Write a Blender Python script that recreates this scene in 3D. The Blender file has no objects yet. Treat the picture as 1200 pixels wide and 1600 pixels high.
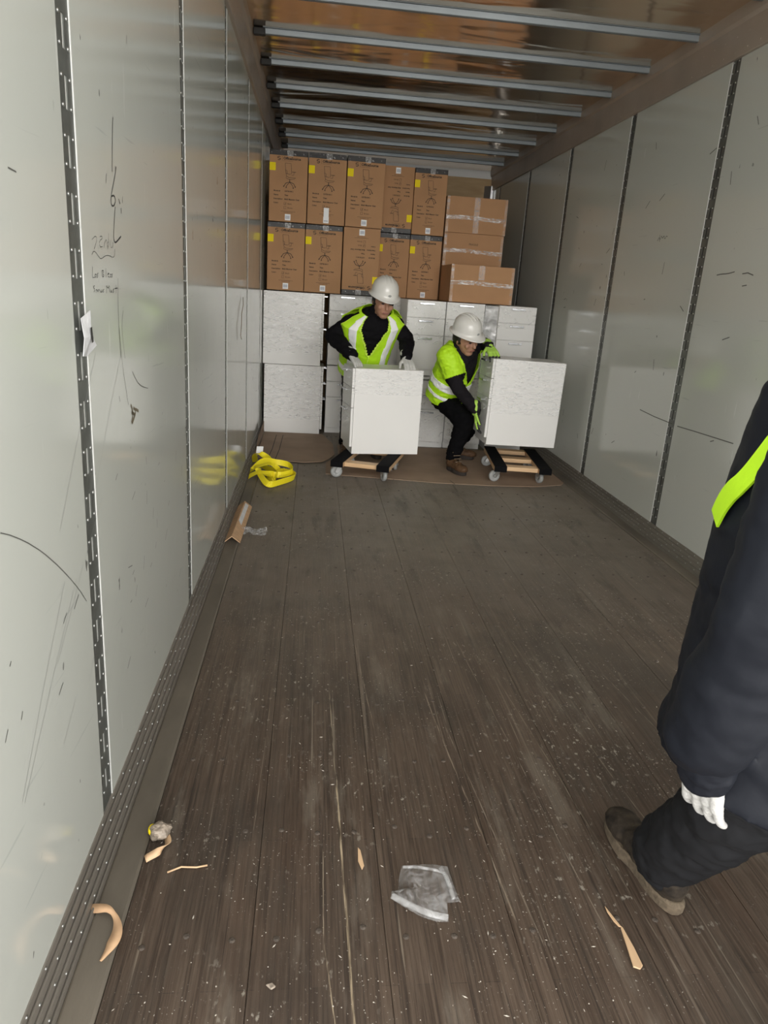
import bpy, bmesh, math, random
from mathutils import Vector, Matrix, noise
random.seed(7)
S = bpy.context.scene
COL = S.collection
V = Vector
# ------------------------------------------------------------------ camera
cam_d = bpy.data.cameras.new('camera'); cam = bpy.data.objects.new('camera', cam_d); COL.objects.link(cam)
cam_d.sensor_fit = 'VERTICAL'; cam_d.sensor_height = 36.0; cam_d.sensor_width = 27.0
cam_d.lens = 36.0*1125/1600; cam_d.clip_start = .02; cam_d.clip_end = 400
_d = V((493-600, 447-800, 1125)).normalized(); _n = V((353-600, 4519-800, 1125)).normalized()
_n = (_n-_d*_d.dot(_n)).normalized(); _r = _n.cross(_d)
CX = V((_r.x, _d.x, -_n.x)); CY = -V((_r.y, _d.y, -_n.y)); CZ = -V((_r.z, _d.z, -_n.z))
CAM_H = 1.343
M = Matrix((CX, CY, CZ)).transposed().to_4x4(); M.translation = (0, 0, CAM_H); cam.matrix_world = M
S.camera = cam
# ------------------------------------------------------------------ light
w = bpy.data.worlds.new('overcast_sky'); S.world = w; w.use_nodes = True
bg = w.node_tree.nodes['Background']; bg.inputs[0].default_value = (1.0, .985, .95, 1); bg.inputs[1].default_value = 3.1
sun_d = bpy.data.lights.new('hazy_sun', 'SUN'); sun = bpy.data.objects.new('hazy_sun', sun_d); COL.objects.link(sun)
sun_d.energy = 3.7; sun_d.angle = math.radians(48); sun_d.color = (1, .97, .93)
sun.rotation_euler = (math.radians(90-5), 0, math.radians(2)); sun.location = (1, -6, 4)
S.view_settings.view_transform = 'Standard'; S.view_settings.look = 'None'
S.view_settings.gamma = 1; S.view_settings.use_curve_mapping = False
S.view_settings.exposure = 0.0
S.cycles.max_bounces = 10; S.cycles.diffuse_bounces = 6; S.cycles.glossy_bounces = 5; S.cycles.transparent_max_bounces = 12

# ------------------------------------------------------------------ helpers
def link(o): COL.objects.link(o); return o
def tag(o, label=None, cat=None, group=None, kind=None):
    if label: o['label'] = label
    if cat: o['category'] = cat
    if group: o['group'] = group
    if kind: o['kind'] = kind
    return o
def empty(name, loc=(0, 0, 0), rot=(0, 0, 0)):
    o = link(bpy.data.objects.new(name, None)); o.location = loc; o.rotation_euler = rot; o.empty_display_size = .1
    return o
class MB:
    def __init__(s): s.v = []; s.f = []
    def add(s, vs, fs):
        n = len(s.v); s.v += [tuple(p) for p in vs]; s.f += [tuple(i+n for i in f) for f in fs]; return s
    def box(s, x0, x1, y0, y1, z0, z1):
        return s.add([(x0,y0,z0),(x1,y0,z0),(x1,y1,z0),(x0,y1,z0),(x0,y0,z1),(x1,y0,z1),(x1,y1,z1),(x0,y1,z1)],
                     [(0,3,2,1),(4,5,6,7),(0,1,5,4),(1,2,6,5),(2,3,7,6),(3,0,4,7)])
    def obox(s, c, h, ax, ay, az):
        c = V(c); ax = V(ax)*h[0]; ay = V(ay)*h[1]; az = V(az)*h[2]
        vs = [c+ax*i+ay*j+az*k for k in (-1,1) for (i,j) in ((-1,-1),(1,-1),(1,1),(-1,1))]
        return s.add(vs, [(0,3,2,1),(4,5,6,7),(0,1,5,4),(1,2,6,5),(2,3,7,6),(3,0,4,7)])
    def loft(s, rings, caps=True):
        n = len(rings[0]); vs = [p for r in rings for p in r]; fs = []
        for i in range(len(rings)-1):
            for j in range(n):
                k = (j+1) % n; fs.append((i*n+j, i*n+k, (i+1)*n+k, (i+1)*n+j))
        if caps: fs.append(tuple(range(n-1, -1, -1))); fs.append(tuple((len(rings)-1)*n+j for j in range(n)))
        return s.add(vs, fs)
    def tube(s, pts, rad, n=10, caps=True):
        pts = [V(p) for p in pts]; rings = []; up = None
        for i, p in enumerate(pts):
            t = (pts[min(i+1, len(pts)-1)]-pts[max(i-1, 0)]).normalized()
            if up is None: up = t.orthogonal().normalized()
            else: up = (up-t*up.dot(t)).normalized()
            b = t.cross(up); r = rad[i] if isinstance(rad, (list, tuple)) else rad
            rings.append([p+(up*math.cos(a)+b*math.sin(a))*r for a in [2*math.pi*k/n for k in range(n)]])
        return s.loft(rings, caps)
    def cyl(s, p0, p1, r, n=12, r1=None): return s.tube([p0, p1], [r, r if r1 is None else r1], n)
    def capsule(s, p0, r0, p1, r1, n=16):
        p0 = V(p0); p1 = V(p1); d = p1-p0; L = d.length
        t = d/L if L > 1e-6 else V((0, 0, 1)); pts = []; rad = []
        for k in range(5):
            a = math.pi/2*k/4; pts.append(p0-t*r0*math.cos(a)); rad.append(max(r0*math.sin(a), .0005))
        for k in range(1, 4): pts.append(p0.lerp(p1, k/4)); rad.append(r0+(r1-r0)*k/4)
        for k in range(5):
            a = math.pi/2*(4-k)/4; pts.append(p1+t*r1*math.cos(a)); rad.append(max(r1*math.sin(a), .0005))
        up = t.orthogonal().normalized(); b = t.cross(up)
        return s.loft([[p+(up*math.cos(q)+b*math.sin(q))*r for q in [2*math.pi*k/n for k in range(n)]] for p, r in zip(pts, rad)])
    def ellip(s, c, ax, ay, az, n=20, m=12):
        c = V(c); ax = V(ax); ay = V(ay); az = V(az); rings = []
        for i in range(m+1):
            ph = -math.pi/2+math.pi*i/m; cr = max(math.cos(ph), .002)
            rings.append([c+az*math.sin(ph)+(ax*math.cos(q)+ay*math.sin(q))*cr for q in [2*math.pi*k/n for k in range(n)]])
        return s.loft(rings)
    def strip(s, pts, nrm, wd, lift=.0):
        pts = [V(p) for p in pts]; nrm = V(nrm).normalized(); L = []
        for i, p in enumerate(pts):
            t = (pts[min(i+1, len(pts)-1)]-pts[max(i-1, 0)]).normalized(); b = t.cross(nrm).normalized()
            ww = wd[i] if isinstance(wd, (list, tuple)) else wd
            L += [p+b*ww/2+nrm*lift, p-b*ww/2+nrm*lift]
        return s.add(L, [(2*i, 2*i+1, 2*i+3, 2*i+2) for i in range(len(pts)-1)])
    def prism(s, poly, axis, a0, a1):
        n = len(poly)
        def mk(p, a): return {'x': (a, p[0], p[1]), 'y': (p[0], a, p[1]), 'z': (p[0], p[1], a)}[axis]
        vs = [mk(p, a0) for p in poly]+[mk(p, a1) for p in poly]
        return s.add(vs, [tuple(range(n)), tuple(range(2*n-1, n-1, -1))]+[(i, i+n, (i+1) % n+n, (i+1) % n) for i in range(n)])
    def mesh(s, name, off=(0, 0, 0), fix=True):
        me = bpy.data.meshes.new(name); o = V(off)
        me.from_pydata([tuple(V(p)-o) for p in s.v], [], s.f); me.update()
        if fix:
            b = bmesh.new(); b.from_mesh(me); bmesh.ops.recalc_face_normals(b, faces=b.faces); b.to_mesh(me); b.free()
        return me
    def build(s, name, mat, parent=None, off=(0, 0, 0), smooth=False, bevel=0, seg=2, kind=None, label=None, fix=True):
        me = s.mesh(name, off, fix)
        return mkobj(name, me, mat, parent, smooth, bevel, seg, kind, label)
def mkobj(name, me, mat, parent=None, smooth=False, bevel=0, seg=2, kind=None, label=None):
    o = link(bpy.data.objects.new(name, me))
    if mat and not me.materials: me.materials.append(mat)
    if parent: o.parent = parent
    if smooth:
        for p in me.polygons: p.use_smooth = True
    if bevel:
        m = o.modifiers.new('bevel', 'BEVEL'); m.width = bevel; m.segments = seg; m.limit_method = 'ANGLE'; m.angle_limit = math.radians(40)
        m.harden_normals = False
    if kind: o['kind'] = kind
    if label: o['label'] = label
    return o
def copy_tree(o, parent=None):
    c = o.copy(); link(c)
    if parent: c.parent = parent
    for ch in list(o.children): copy_tree(ch, c)
    return c
# ---- materials
def mat(name, col, rough=.6, metal=0., spec=.5, var=0., vscale=8, bump=0., bscale=40, stretch=(1, 1, 1), coat=0., sheen=0., col2=None):
    m = bpy.data.materials.new(name); m.use_nodes = True; nt = m.node_tree; N = nt.nodes; L = nt.links
    b = N['Principled BSDF']; b.inputs['Base Color'].default_value = (*col, 1); b.inputs['Roughness'].default_value = rough
    b.inputs['Metallic'].default_value = metal; b.inputs['Specular IOR Level'].default_value = spec
    b.inputs['Coat Weight'].default_value = coat; b.inputs['Sheen Weight'].default_value = sheen
    if var or bump or col2:
        tc = N.new('ShaderNodeTexCoord'); mp = N.new('ShaderNodeMapping'); mp.inputs['Scale'].default_value = stretch
        L.new(tc.outputs['Object'], mp.inputs['Vector'])
        if var or col2:
            n = N.new('ShaderNodeTexNoise'); n.inputs['Scale'].default_value = vscale; n.inputs['Detail'].default_value = 6
            L.new(mp.outputs[0], n.inputs['Vector']); r = N.new('ShaderNodeValToRGB')
            r.color_ramp.elements[0].position = .3; r.color_ramp.elements[1].position = .7
            c2 = col2 or tuple(min(1, c*(1+var)) for c in col); c1 = col if col2 else tuple(c*(1-var) for c in col)
            r.color_ramp.elements[0].color = (*c1, 1); r.color_ramp.elements[1].color = (*c2, 1)
            L.new(n.outputs['Fac'], r.inputs['Fac']); L.new(r.outputs[0], b.inputs['Base Color'])
        if bump:
            n2 = N.new('ShaderNodeTexNoise'); n2.inputs['Scale'].default_value = bscale; n2.inputs['Detail'].default_value = 5
            L.new(mp.outputs[0], n2.inputs['Vector']); bp = N.new('ShaderNodeBump'); bp.inputs['Strength'].default_value = bump; bp.inputs['Distance'].default_value = .01
            L.new(n2.outputs['Fac'], bp.inputs['Height']); L.new(bp.outputs[0], b.inputs['Normal'])
    return m
class NT:
    """small node-graph helper for the larger materials"""
    def __init__(s, name):
        s.m = bpy.data.materials.new(name); s.m.use_nodes = True; s.nt = s.m.node_tree; s.N = s.nt.nodes; s.b = s.N['Principled BSDF']
    def new(s, t, **kw):
        n = s.N.new(t)
        for k, v in kw.items(): setattr(n, k, v)
        return n
    def put(s, sock, val):
        if isinstance(val, bpy.types.NodeSocket): s.nt.links.new(val, sock)
        else: sock.default_value = val
    def math(s, op, a, b=0., c=None):
        n = s.new('ShaderNodeMath', operation=op); s.put(n.inputs[0], a); s.put(n.inputs[1], b)
        if c is not None: s.put(n.inputs[2], c)
        return n.outputs[0]
    def mixc(s, f, a, b, bt='MIX'):
        n = s.new('ShaderNodeMix', data_type='RGBA', blend_type=bt); s.put(n.inputs[0], f)
        s.put(n.inputs[6], a if isinstance(a, bpy.types.NodeSocket) else (*a, 1)); s.put(n.inputs[7], b if isinstance(b, bpy.types.NodeSocket) else (*b, 1))
        return n.outputs[2]
    def mapv(s, vec, scale=(1, 1, 1), loc=(0, 0, 0), rot=(0, 0, 0)):
        n = s.new('ShaderNodeMapping'); s.put(n.inputs['Vector'], vec); n.inputs['Scale'].default_value = scale; n.inputs['Location'].default_value = loc; n.inputs['Rotation'].default_value = rot
        return n.outputs[0]
    def noise(s, vec, scale, detail=4, rough=.55, dist=0.):
        n = s.new('ShaderNodeTexNoise'); s.put(n.inputs['Vector'], vec); n.inputs['Scale'].default_value = scale; n.inputs['Detail'].default_value = detail
        n.inputs['Roughness'].default_value = rough; n.inputs['Distortion'].default_value = dist
        return n.outputs['Fac']
    def ramp(s, f, p0, p1, c0=(0, 0, 0), c1=(1, 1, 1)):
        n = s.new('ShaderNodeValToRGB'); s.put(n.inputs[0], f); e = n.color_ramp.elements
        e[0].position = p0; e[1].position = p1; e[0].color = (*c0, 1); e[1].color = (*c1, 1)
        return n.outputs[0]
    def step(s, f, a, b):
        n = s.new('ShaderNodeMapRange'); n.interpolation_type = 'SMOOTHSTEP'; s.put(n.inputs[0], f); n.inputs[1].default_value = a; n.inputs[2].default_value = b
        return n.outputs[0]
    def bump(s, hgt, st, dist=.01, prev=None):
        n = s.new('ShaderNodeBump'); s.put(n.inputs['Height'], hgt); n.inputs['Strength'].default_value = st; n.inputs['Distance'].default_value = dist
        if prev is not None: s.put(n.inputs['Normal'], prev)
        return n.outputs[0]
    def pos(s):
        return s.new('ShaderNodeNewGeometry').outputs['Position']
    def sep(s, v):
        n = s.new('ShaderNodeSeparateXYZ'); s.put(n.inputs[0], v); return n.outputs

def floor_material():
    g = NT('worn_floor_wood'); P = g.pos(); xyz = g.sep(P)
    br = g.new('ShaderNodeTexBrick'); g.put(br.inputs['Vector'], g.mapv(P, (1, 1, 1), (0, 0, 0), (0, 0, math.pi/2)))
    br.offset = .37; br.inputs['Scale'].default_value = 1; br.inputs['Brick Width'].default_value = 1.1; br.inputs['Row Height'].default_value = .036
    br.inputs['Mortar Size'].default_value = .0012; br.inputs['Mortar Smooth'].default_value = .6; br.inputs['Bias'].default_value = 0
    br.inputs['Color1'].default_value = (.046, .031, .022, 1); br.inputs['Color2'].default_value = (.078, .054, .039, 1); br.inputs['Mortar'].default_value = (.032, .023, .018, 1)
    grain = g.noise(g.mapv(P, (150, 3.2, 150)), 1, 8, .72)
    col = g.mixc(g.ramp(grain, .42, .74), br.outputs['Color'], (.145, .107, .079))
    dk = g.noise(g.mapv(P, (55, 1.6, 1), (5, 1, 0)), 1, 8, .7); col = g.mixc(g.math('MULTIPLY', g.step(dk, .52, .66), .7), col, (.026, .019, .015))
    rd_ = g.noise(g.mapv(P, (7, .5, 1), (2, 8, 0)), 1, 3, .5); col = g.mixc(g.math('MULTIPLY', g.step(rd_, .5, .7), .4), col, (.075, .042, .026))
    n_grime = g.noise(P, 1.3, 5, .6, .4)
    col = g.mixc(g.math('MULTIPLY', g.step(n_grime, .45, .66), .6), col, (.033, .026, .021))
    # grey dust film spreading over the inner half of the floor
    dust = g.math('MULTIPLY', g.step(xyz[1], 1.5, 4.4), g.math('ADD', .35, g.math('MULTIPLY', g.noise(P, 3.1, 5), .5)))
    col = g.mixc(g.math('MULTIPLY', dust, 1.0), col, (.29, .258, .215))
    pt = g.noise(g.mapv(P, (9, 1.6, 1), (6, 3, 0)), 1, 6, .65); col = g.mixc(g.math('MULTIPLY', g.step(pt, .52, .68), .45), col, (.055, .046, .037)); col = g.mixc(g.math('MULTIPLY', g.math('SUBTRACT', 1., g.step(pt, .32, .46)), .30), col, (.24, .21, .17))
    # lengthwise scratches
    sc = g.noise(g.mapv(P, (46, .55, 1), (3, 0, 0), (0, 0, .02)), 1, 3, .5)
    col = g.mixc(g.math('MULTIPLY', g.step(sc, .655, .71), .4), col, (.22, .18, .14))
    sc2 = g.noise(g.mapv(P, (70, 1.3, 1), (9, 4, 0), (0, 0, -.045)), 1, 2, .5)
    col = g.mixc(g.math('MULTIPLY', g.step(sc2, .69, .74), .5), col, (.26, .22, .17))
    ws = g.noise(g.mapv(P, (26, 5, 1), (4, 4, 0)), 1, 9, .75, .3); col = g.mixc(g.math('MULTIPLY', g.step(ws, .56, .72), g.math('MULTIPLY', g.step(xyz[1], 1.1, 2.2), .42)), col, (.25, .215, .175))
    # scuffs crosswise and pale chips
    ch = g.noise(g.mapv(P, (60, 34, 1), (1, 2, 0)), 1, 3, .6); band = g.step(g.noise(P, 1.7, 3), .47, .62)
    col = g.mixc(g.math('MULTIPLY', g.math('MULTIPLY', g.step(ch, .60, .69), band), .9), col, (.34, .31, .26))
    sp = g.noise(P, 150, 2, .5)
    col = g.mixc(g.math('MULTIPLY', g.step(sp, .67, .72), g.step(g.noise(P, 2.6, 3), .42, .6)), col, (.42, .39, .34))
    # long fresh gouges (own shapes): x along the boards, start, end, width
    for (x0, y0, x1, y1, wd, c) in ((.095, 2.2, .108, 1.72, .0055, (.30, .25, .18)), (.108, 1.72, .116, 1.28, .008, (.46, .37, .25)), (.116, 1.28, .124, .95, .0075, (.34, .27, .18)),
                                    (.068, 1.46, .066, 1.2, .003, (.32, .26, .19)), (.066, 1.2, .095, .95, .004, (.36, .29, .2)),
                                    (.20, 2.6, .235, 2.0, .004, (.25, .2, .15)), (.43, 2.2, .50, 1.25, .006, (.25, .2, .15)), (.47, 2.0, .55, 1.15, .005, (.22, .18, .14)),
                                    (-.09, 3.4, -.11, 1.5, .003, (.2, .16, .12)), (.85, 2.6, .98, 1.3, .005, (.2, .17, .13)), (.52, 4.9, .49, 3.9, .022, (.19, .165, .135)),
                                    (.62, 2.6, .70, 1.2, .004, (.22, .18, .14)), (.72, 2.3, .82, 1.1, .005, (.2, .165, .125)), (1.05, 3.0, 1.2, 1.9, .005, (.18, .15, .12))):
        k = (x1-x0)/(y1-y0)
        xx = g.math('ADD', g.math('MULTIPLY', xyz[1], k), x0-k*y0)
        wob = g.math('MULTIPLY', g.math('SUBTRACT', g.noise(g.mapv(P, (0, 3, 0), (x0*50, 0, 0)), 1, 4), .5), .012)
        dd = g.math('ABSOLUTE', g.math('SUBTRACT', g.math('ADD', xyz[0], wob), xx))
        mk = g.math('SUBTRACT', 1., g.step(dd, wd*.12, wd*.48))
        rg = g.math('MULTIPLY', g.step(xyz[1], y1-.02, y1+.02), g.math('SUBTRACT', 1., g.step(xyz[1], y0-.03, y0+.03)))
        br2 = g.step(g.noise(g.mapv(P, (260, 9, 1)), 1, 4), .38, .6)
        col = g.mixc(g.math('MULTIPLY', g.math('MULTIPLY', mk, rg), br2), col, c)
    g.put(g.b.inputs['Base Color'], col)
    g.put(g.b.inputs['Roughness'], g.math('ADD', .40, g.math('MULTIPLY', g.noise(P, 9, 5), .35)))
    g.b.inputs['Specular IOR Level'].default_value = .4
    b1 = g.bump(br.outputs['Fac'], -.25, .004); b2 = g.bump(grain, .35, .004, b1); b3 = g.bump(g.noise(P, 60, 4), .15, .004, b2)
    g.put(g.b.inputs['Normal'], b3)
    return g.m
def wall_material(name, base, dirty, seed):
    g = NT(name); P = g.mapv(g.pos(), (1, 1, 1), (0, seed, seed*2)); col = base
    col = g.mixc(g.math('MULTIPLY', g.noise(P, 1.1, 4), .25), base, dirty)
    fl = g.noise(g.mapv(P, (1, 30, 16), (0, 0, 0), (.5, 0, 0)), 1, 2, .5)
    fl = g.math('MULTIPLY', g.step(fl, .735, .76), g.step(g.noise(P, 3.0, 2), .45, .6))
    col = g.mixc(g.math('MULTIPLY', fl, .8), col, (.05, .05, .045))
    st = g.noise(g.mapv(P, (1, 3, 60), (0, 0, 0), (-.85, 0, 0)), 1, 2, .5)
    col = g.mixc(g.math('MULTIPLY', g.step(st, .70, .76), .22), col, (.25, .27, .28))
    wh = g.noise(g.mapv(P, (1, 40, 4), (0, 7, 3), (.6, 0, 0)), 1, 2, .5)
    col = g.mixc(g.math('MULTIPLY', g.step(wh, .73, .78), .35), col, (.85, .87, .85))
    g.put(g.b.inputs['Base Color'], col); g.b.inputs['Roughness'].default_value = .1
    g.put(g.b.inputs['Roughness'], g.math('ADD', .07, g.math('MULTIPLY', g.noise(P, 5, 4), .10)))
    g.b.inputs['IOR'].default_value = 1.5
    g.put(g.b.inputs['Normal'], g.bump(g.noise(P, 2.2, 2), .05, .02))
    return g.m
def ceiling_material():
    g = NT('aluminium_roof_skin'); P = g.pos()
    g.put(g.b.inputs['Base Color'], g.mixc(g.noise(P, 2.3, 4), (.80, .66, .52), (.88, .76, .62)))
    g.b.inputs['Metallic'].default_value = 1; g.b.inputs['Roughness'].default_value = .15
    g.put(g.b.inputs['Normal'], g.bump(g.noise(g.mapv(P, (.7, 2.2, 1)), 1.6, 2, .4, .6), .35, .05))
    return g.m
def film_material(name, lo=.12, hi=.75, stretch=(14, 14, 60), thr=(.45, .7), tint=(.95, .96, .97), bs=.7, rg=.16):
    m = bpy.data.materials.new(name); m.use_nodes = True; nt = m.node_tree; N = nt.nodes; L = nt.links
    for n in list(N): N.remove(n)
    out = N.new('ShaderNodeOutputMaterial'); mix = N.new('ShaderNodeMixShader'); tr = N.new('ShaderNodeBsdfTransparent'); p = N.new('ShaderNodeBsdfPrincipled')
    p.inputs['Base Color'].default_value = (*tint, 1); p.inputs['Roughness'].default_value = rg; p.inputs['Specular IOR Level'].default_value = .9
    tc = N.new('ShaderNodeTexCoord'); mp = N.new('ShaderNodeMapping'); mp.inputs['Scale'].default_value = stretch; L.new(tc.outputs['Object'], mp.inputs['Vector'])
    n1 = N.new('ShaderNodeTexNoise'); n1.inputs['Scale'].default_value = 1; n1.inputs['Detail'].default_value = 8; n1.inputs['Roughness'].default_value = .62; n1.inputs['Distortion'].default_value = 1.3; L.new(mp.outputs[0], n1.inputs['Vector'])
    r = N.new('ShaderNodeMapRange'); r.inputs[1].default_value = thr[0]; r.inputs[2].default_value = thr[1]; r.inputs[3].default_value = lo; r.inputs[4].default_value = hi
    L.new(n1.outputs['Fac'], r.inputs[0]); L.new(r.outputs[0], mix.inputs[0]); L.new(tr.outputs[0], mix.inputs[1]); L.new(p.outputs[0], mix.inputs[2]); L.new(mix.outputs[0], out.inputs[0])
    bp = N.new('ShaderNodeBump'); bp.inputs['Strength'].default_value = bs; bp.inputs['Distance'].default_value = .005; L.new(n1.outputs['Fac'], bp.inputs['Height']); L.new(bp.outputs[0], p.inputs['Normal'])
    return m
MAT = dict(
    floor=floor_material(), wall=wall_material('white_wall_laminate', (.60, .625, .585), (.50, .52, .48), 3.1),
    ceiling=ceiling_material(),
    post=mat('dark_galvanised_post', (.15, .16, .15), .45, .45, var=.25, vscale=14, bump=.1, bscale=60),
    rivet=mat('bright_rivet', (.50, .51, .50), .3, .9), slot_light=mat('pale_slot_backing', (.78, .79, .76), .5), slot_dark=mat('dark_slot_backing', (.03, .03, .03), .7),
    edge=mat('panel_edge', (.68, .69, .67), .4),
    scuff=mat('grooved_base_rail', (.245, .225, .195), .45, .3, var=.2, vscale=9, bump=.06, bscale=50, stretch=(1, .1, 1)),
    sill=mat('floor_edge_strip', (.155, .135, .108), .55, .15, var=.3, vscale=6, stretch=(1, .3, 1), bump=.15),
    rail=mat('taupe_top_rail', (.42, .355, .30), .42, .2, var=.12, vscale=3),
    bow=mat('galvanised_roof_bow', (.25, .28, .30), .48, .5, var=.12, vscale=9, stretch=(.3, 1, 1)), rubber=mat('black_rubber', (.018, .018, .018), .6),
    subfloor=mat('dark_subfloor', (.02, .016, .013), .9), concrete=mat('dock_concrete', (.52, .50, .47), .85, var=.2, vscale=3, bump=.2),
    ply=mat('plywood', (.46, .31, .15), .6, col2=(.58, .41, .22), vscale=3, stretch=(1, 1, 7)), white=mat('white_paint', (.82, .83, .82), .4), silver=mat('bright_aluminium', (.75, .76, .77), .3, .9),
    carton=mat('brown_cardboard', (.46, .262, .137), .8, spec=.25, var=.06, vscale=4, bump=.06, bscale=70), carton_dark=mat('plain_brown_cardboard', (.48, .275, .145), .78, spec=.25, var=.07, vscale=3, bump=.05),
    ink=mat('black_print', (.030, .023, .018), .7), band=mat('black_carton_band', (.012, .010, .009), .4, spec=.3), yellow=mat('yellow_sticker', (.95, .76, .01), .6, spec=.2), label=mat('white_label', (.86, .88, .90), .45), lblink=mat('label_print', (.10, .13, .25), .6),
    tape=film_material('clear_tape', .18, .42, (30, 30, 30), (.4, .7)), film=film_material('stretch_film', .03, .5, (9, 9, 34), (.40, .74), bs=.14, rg=.22), film_soft=film_material('stretch_film_loose', .03, .5, (14, 14, 20), (.52, .74)), filmband=film_material('film_edge_band', .06, .9, (16, 16, 60), (.42, .66)), filmgap=film_material('film_across_gap', .35, .85, (9, 9, 16), (.35, .7)), filmdark=film_material('film_over_band', .0, .7, (22, 22, 40), (.60, .74), bs=.3),
    bag=film_material('clear_plastic_bag', .10, .40, (26, 30, 26), (.42, .68), (.80, .81, .82), bs=.4),
    cab=mat('white_laminate', (.80, .80, .785), .32, var=.015, vscale=2), drawer=mat('white_drawer_front', (.79, .79, .775), .3), chrome=mat('satin_chrome', (.55, .57, .6), .22, 1.), gap=mat('cabinet_gap', (.10, .10, .10), .8),
    paperfloor=mat('brown_floor_cardboard', (.30, .215, .152), .8, var=.12, vscale=5, bump=.12, bscale=20), kraft_edge=mat('kraft_edge', (.52, .37, .24), .8),
    strap=mat('yellow_webbing', (.93, .80, .02), .5, bump=.12, bscale=220), wood=mat('pine_wood', (.62, .40, .22), .55, col2=(.74, .52, .30), vscale=5, stretch=(1, 8, 8)), wood2=mat('pine_wood_side', (.62, .41, .23), .6, col2=(.70, .49, .29), vscale=6, stretch=(1, 9, 9)), carpet=mat('black_carpet', (.007, .007, .008), .95, spec=.1, bump=.6, bscale=300),
    wheel=mat('grey_rubber_wheel', (.34, .35, .345), .5), zinc=mat('zinc_plate', (.62, .63, .63), .3, .85),
    skin=mat('skin', (.40, .21, .14), .5, var=.08, vscale=20), jacket=mat('black_jacket', (.006, .0055, .007), .8, spec=.12, bump=.35, bscale=16), shirt=mat('charcoal_shirt', (.013, .0115, .014), .9, spec=.12, bump=.25, bscale=25),
    jeans=mat('black_trousers', (.0035, .0035, .0042), .9, spec=.1, bump=.3, bscale=22), vest=mat('lime_mesh_fabric', (.50, .86, .015), .65, var=.06, vscale=10, bump=.35, bscale=18), refl=mat('silver_white_reflective_tape', (.93, .94, .95), .3, bump=.2, bscale=24), vest_trim=mat('lime_binding', (.66, .93, .10), .6),
    helmet=mat('white_helmet_shell', (.74, .735, .70), .3, coat=.2), glove_g=mat('pale_grey_glove', (.55, .55, .53), .8, bump=.3, bscale=80), glove_l=mat('lime_glove', (.42, .68, .10), .7, bump=.3, bscale=60), glove_k=mat('black_glove_palm', (.014, .014, .014), .7),
    boot=mat('tan_leather_boot', (.075, .040, .020), .6, spec=.3, col2=(.125, .07, .036), vscale=24, bump=.35, bscale=50), sole=mat('dark_sole', (.03, .024, .02), .8), lace=mat('lace', (.16, .12, .08), .8),
    navy=mat('navy_coat_cloth', (.0055, .0072, .0125), .62, spec=.28, bump=.6, bscale=7), navy2=mat('dark_trousers', (.013, .0135, .0155), .85, spec=.2, bump=.3, bscale=14), shoe=mat('muddy_black_boot', (.012, .010, .009), .8, spec=.2, col2=(.07, .055, .04), vscale=26, bump=.4, bscale=45), mud=mat('muddy_sole', (.13, .10, .068), .9, var=.3, vscale=60, bump=.5, bscale=60), glove_w=mat('white_knit_glove', (.50, .50, .49), .85, bump=.35, bscale=120),
    hair=mat('dark_hair', (.012, .010, .009), .6), eye=mat('eye', (.03, .02, .02), .3), lip=mat('lip', (.28, .11, .09), .5), marker=mat('black_marker', (.035, .035, .035), .6), pencil=mat('thin_marker', (.09, .09, .085), .6), scuffm=mat('rubber_scuff', (.10, .10, .09), .7), chipped=mat('chipped_wall_core', (.19, .16, .11), .8), grey_scuff=mat('grey_scuff', (.33, .34, .33), .6),
    paper=mat('torn_paper', (.70, .71, .73), .7, var=.1, vscale=40, bump=.3), kraft=mat('torn_kraft', (.56, .36, .21), .75, var=.12, vscale=30), tapeball=mat('grey_tape_ball', (.30, .25, .20), .45, var=.3, vscale=60, bump=.6, bscale=60), splinter=mat('fresh_wood_splinter', (.66, .45, .27), .6, var=.12, vscale=30, stretch=(1, .2, 1)),
    crumb=mat('pale_crumbs', (.48, .44, .38), .8),
    screw=mat('worn_screw_head', (.085, .068, .055), .6, .2, var=.4, vscale=200),
)

# ================================================================== the trailer
XL, XR, Y0, Y1, ZC, ZB, ZT = -.462, 2.08, .62, 9.3, 2.79, .10, 2.57
POST = [1.528+1.225*k for k in range(7)]; PW = .04
# ---- floor
fl = tag(MB().box(XL-.05, XR+.05, Y0, Y1+.05, -.12, -.034).build('floor', MAT['subfloor']), kind='structure')
xe = [-.364, -.0875, .2, .4875, .775, 1.0625, 1.35, 1.6375, 1.925, 1.982]
for i in range(len(xe)-1):
    a, b = xe[i]+.0005, xe[i+1]-.0005; c = .0012
    MB().prism([(a, -.033), (a, -c), (a+c, 0), (b-c, 0), (b, -c), (b, -.033)], 'y', Y0, Y1).build('floor_plank', MAT['floor'], fl)
rng = random.Random(3)
me_s = MB().loft([[(math.cos(q)*r, math.sin(q)*r, z) for q in [2*math.pi*k/8 for k in range(8)]] for r, z in ((.0075, 0), (.0072, .002), (.004, .0036))]).mesh('floor_screw')
me_s.materials.append(MAT['screw'])
far = MB(); yrow = .92; row = 0
while yrow < 9.2:
    for i in range(len(xe)-2):
        for u in (.16, .5, .84):
            if rng.random() < .12: continue
            x = xe[i]+(xe[i+1]-xe[i])*u+rng.uniform(-.012, .012); y = yrow+rng.uniform(-.022, .022)
            if yrow < 2.3:
                o = link(bpy.data.objects.new('floor_screw', me_s)); o.parent = fl; o.location = (x, y, -.0004); o.rotation_euler = (rng.uniform(-.1, .1), rng.uniform(-.1, .1), rng.uniform(0, 6))
            else:
                far.loft([[(x+math.cos(q)*r, y+math.sin(q)*r, z) for q in [2*math.pi*k/6 for k in range(6)]] for r, z in ((.0075, -.0004), (.0055, .0026))])
    yrow += .305
far.build('far_floor_screws', MAT['screw'], fl, kind='stuff')
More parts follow.
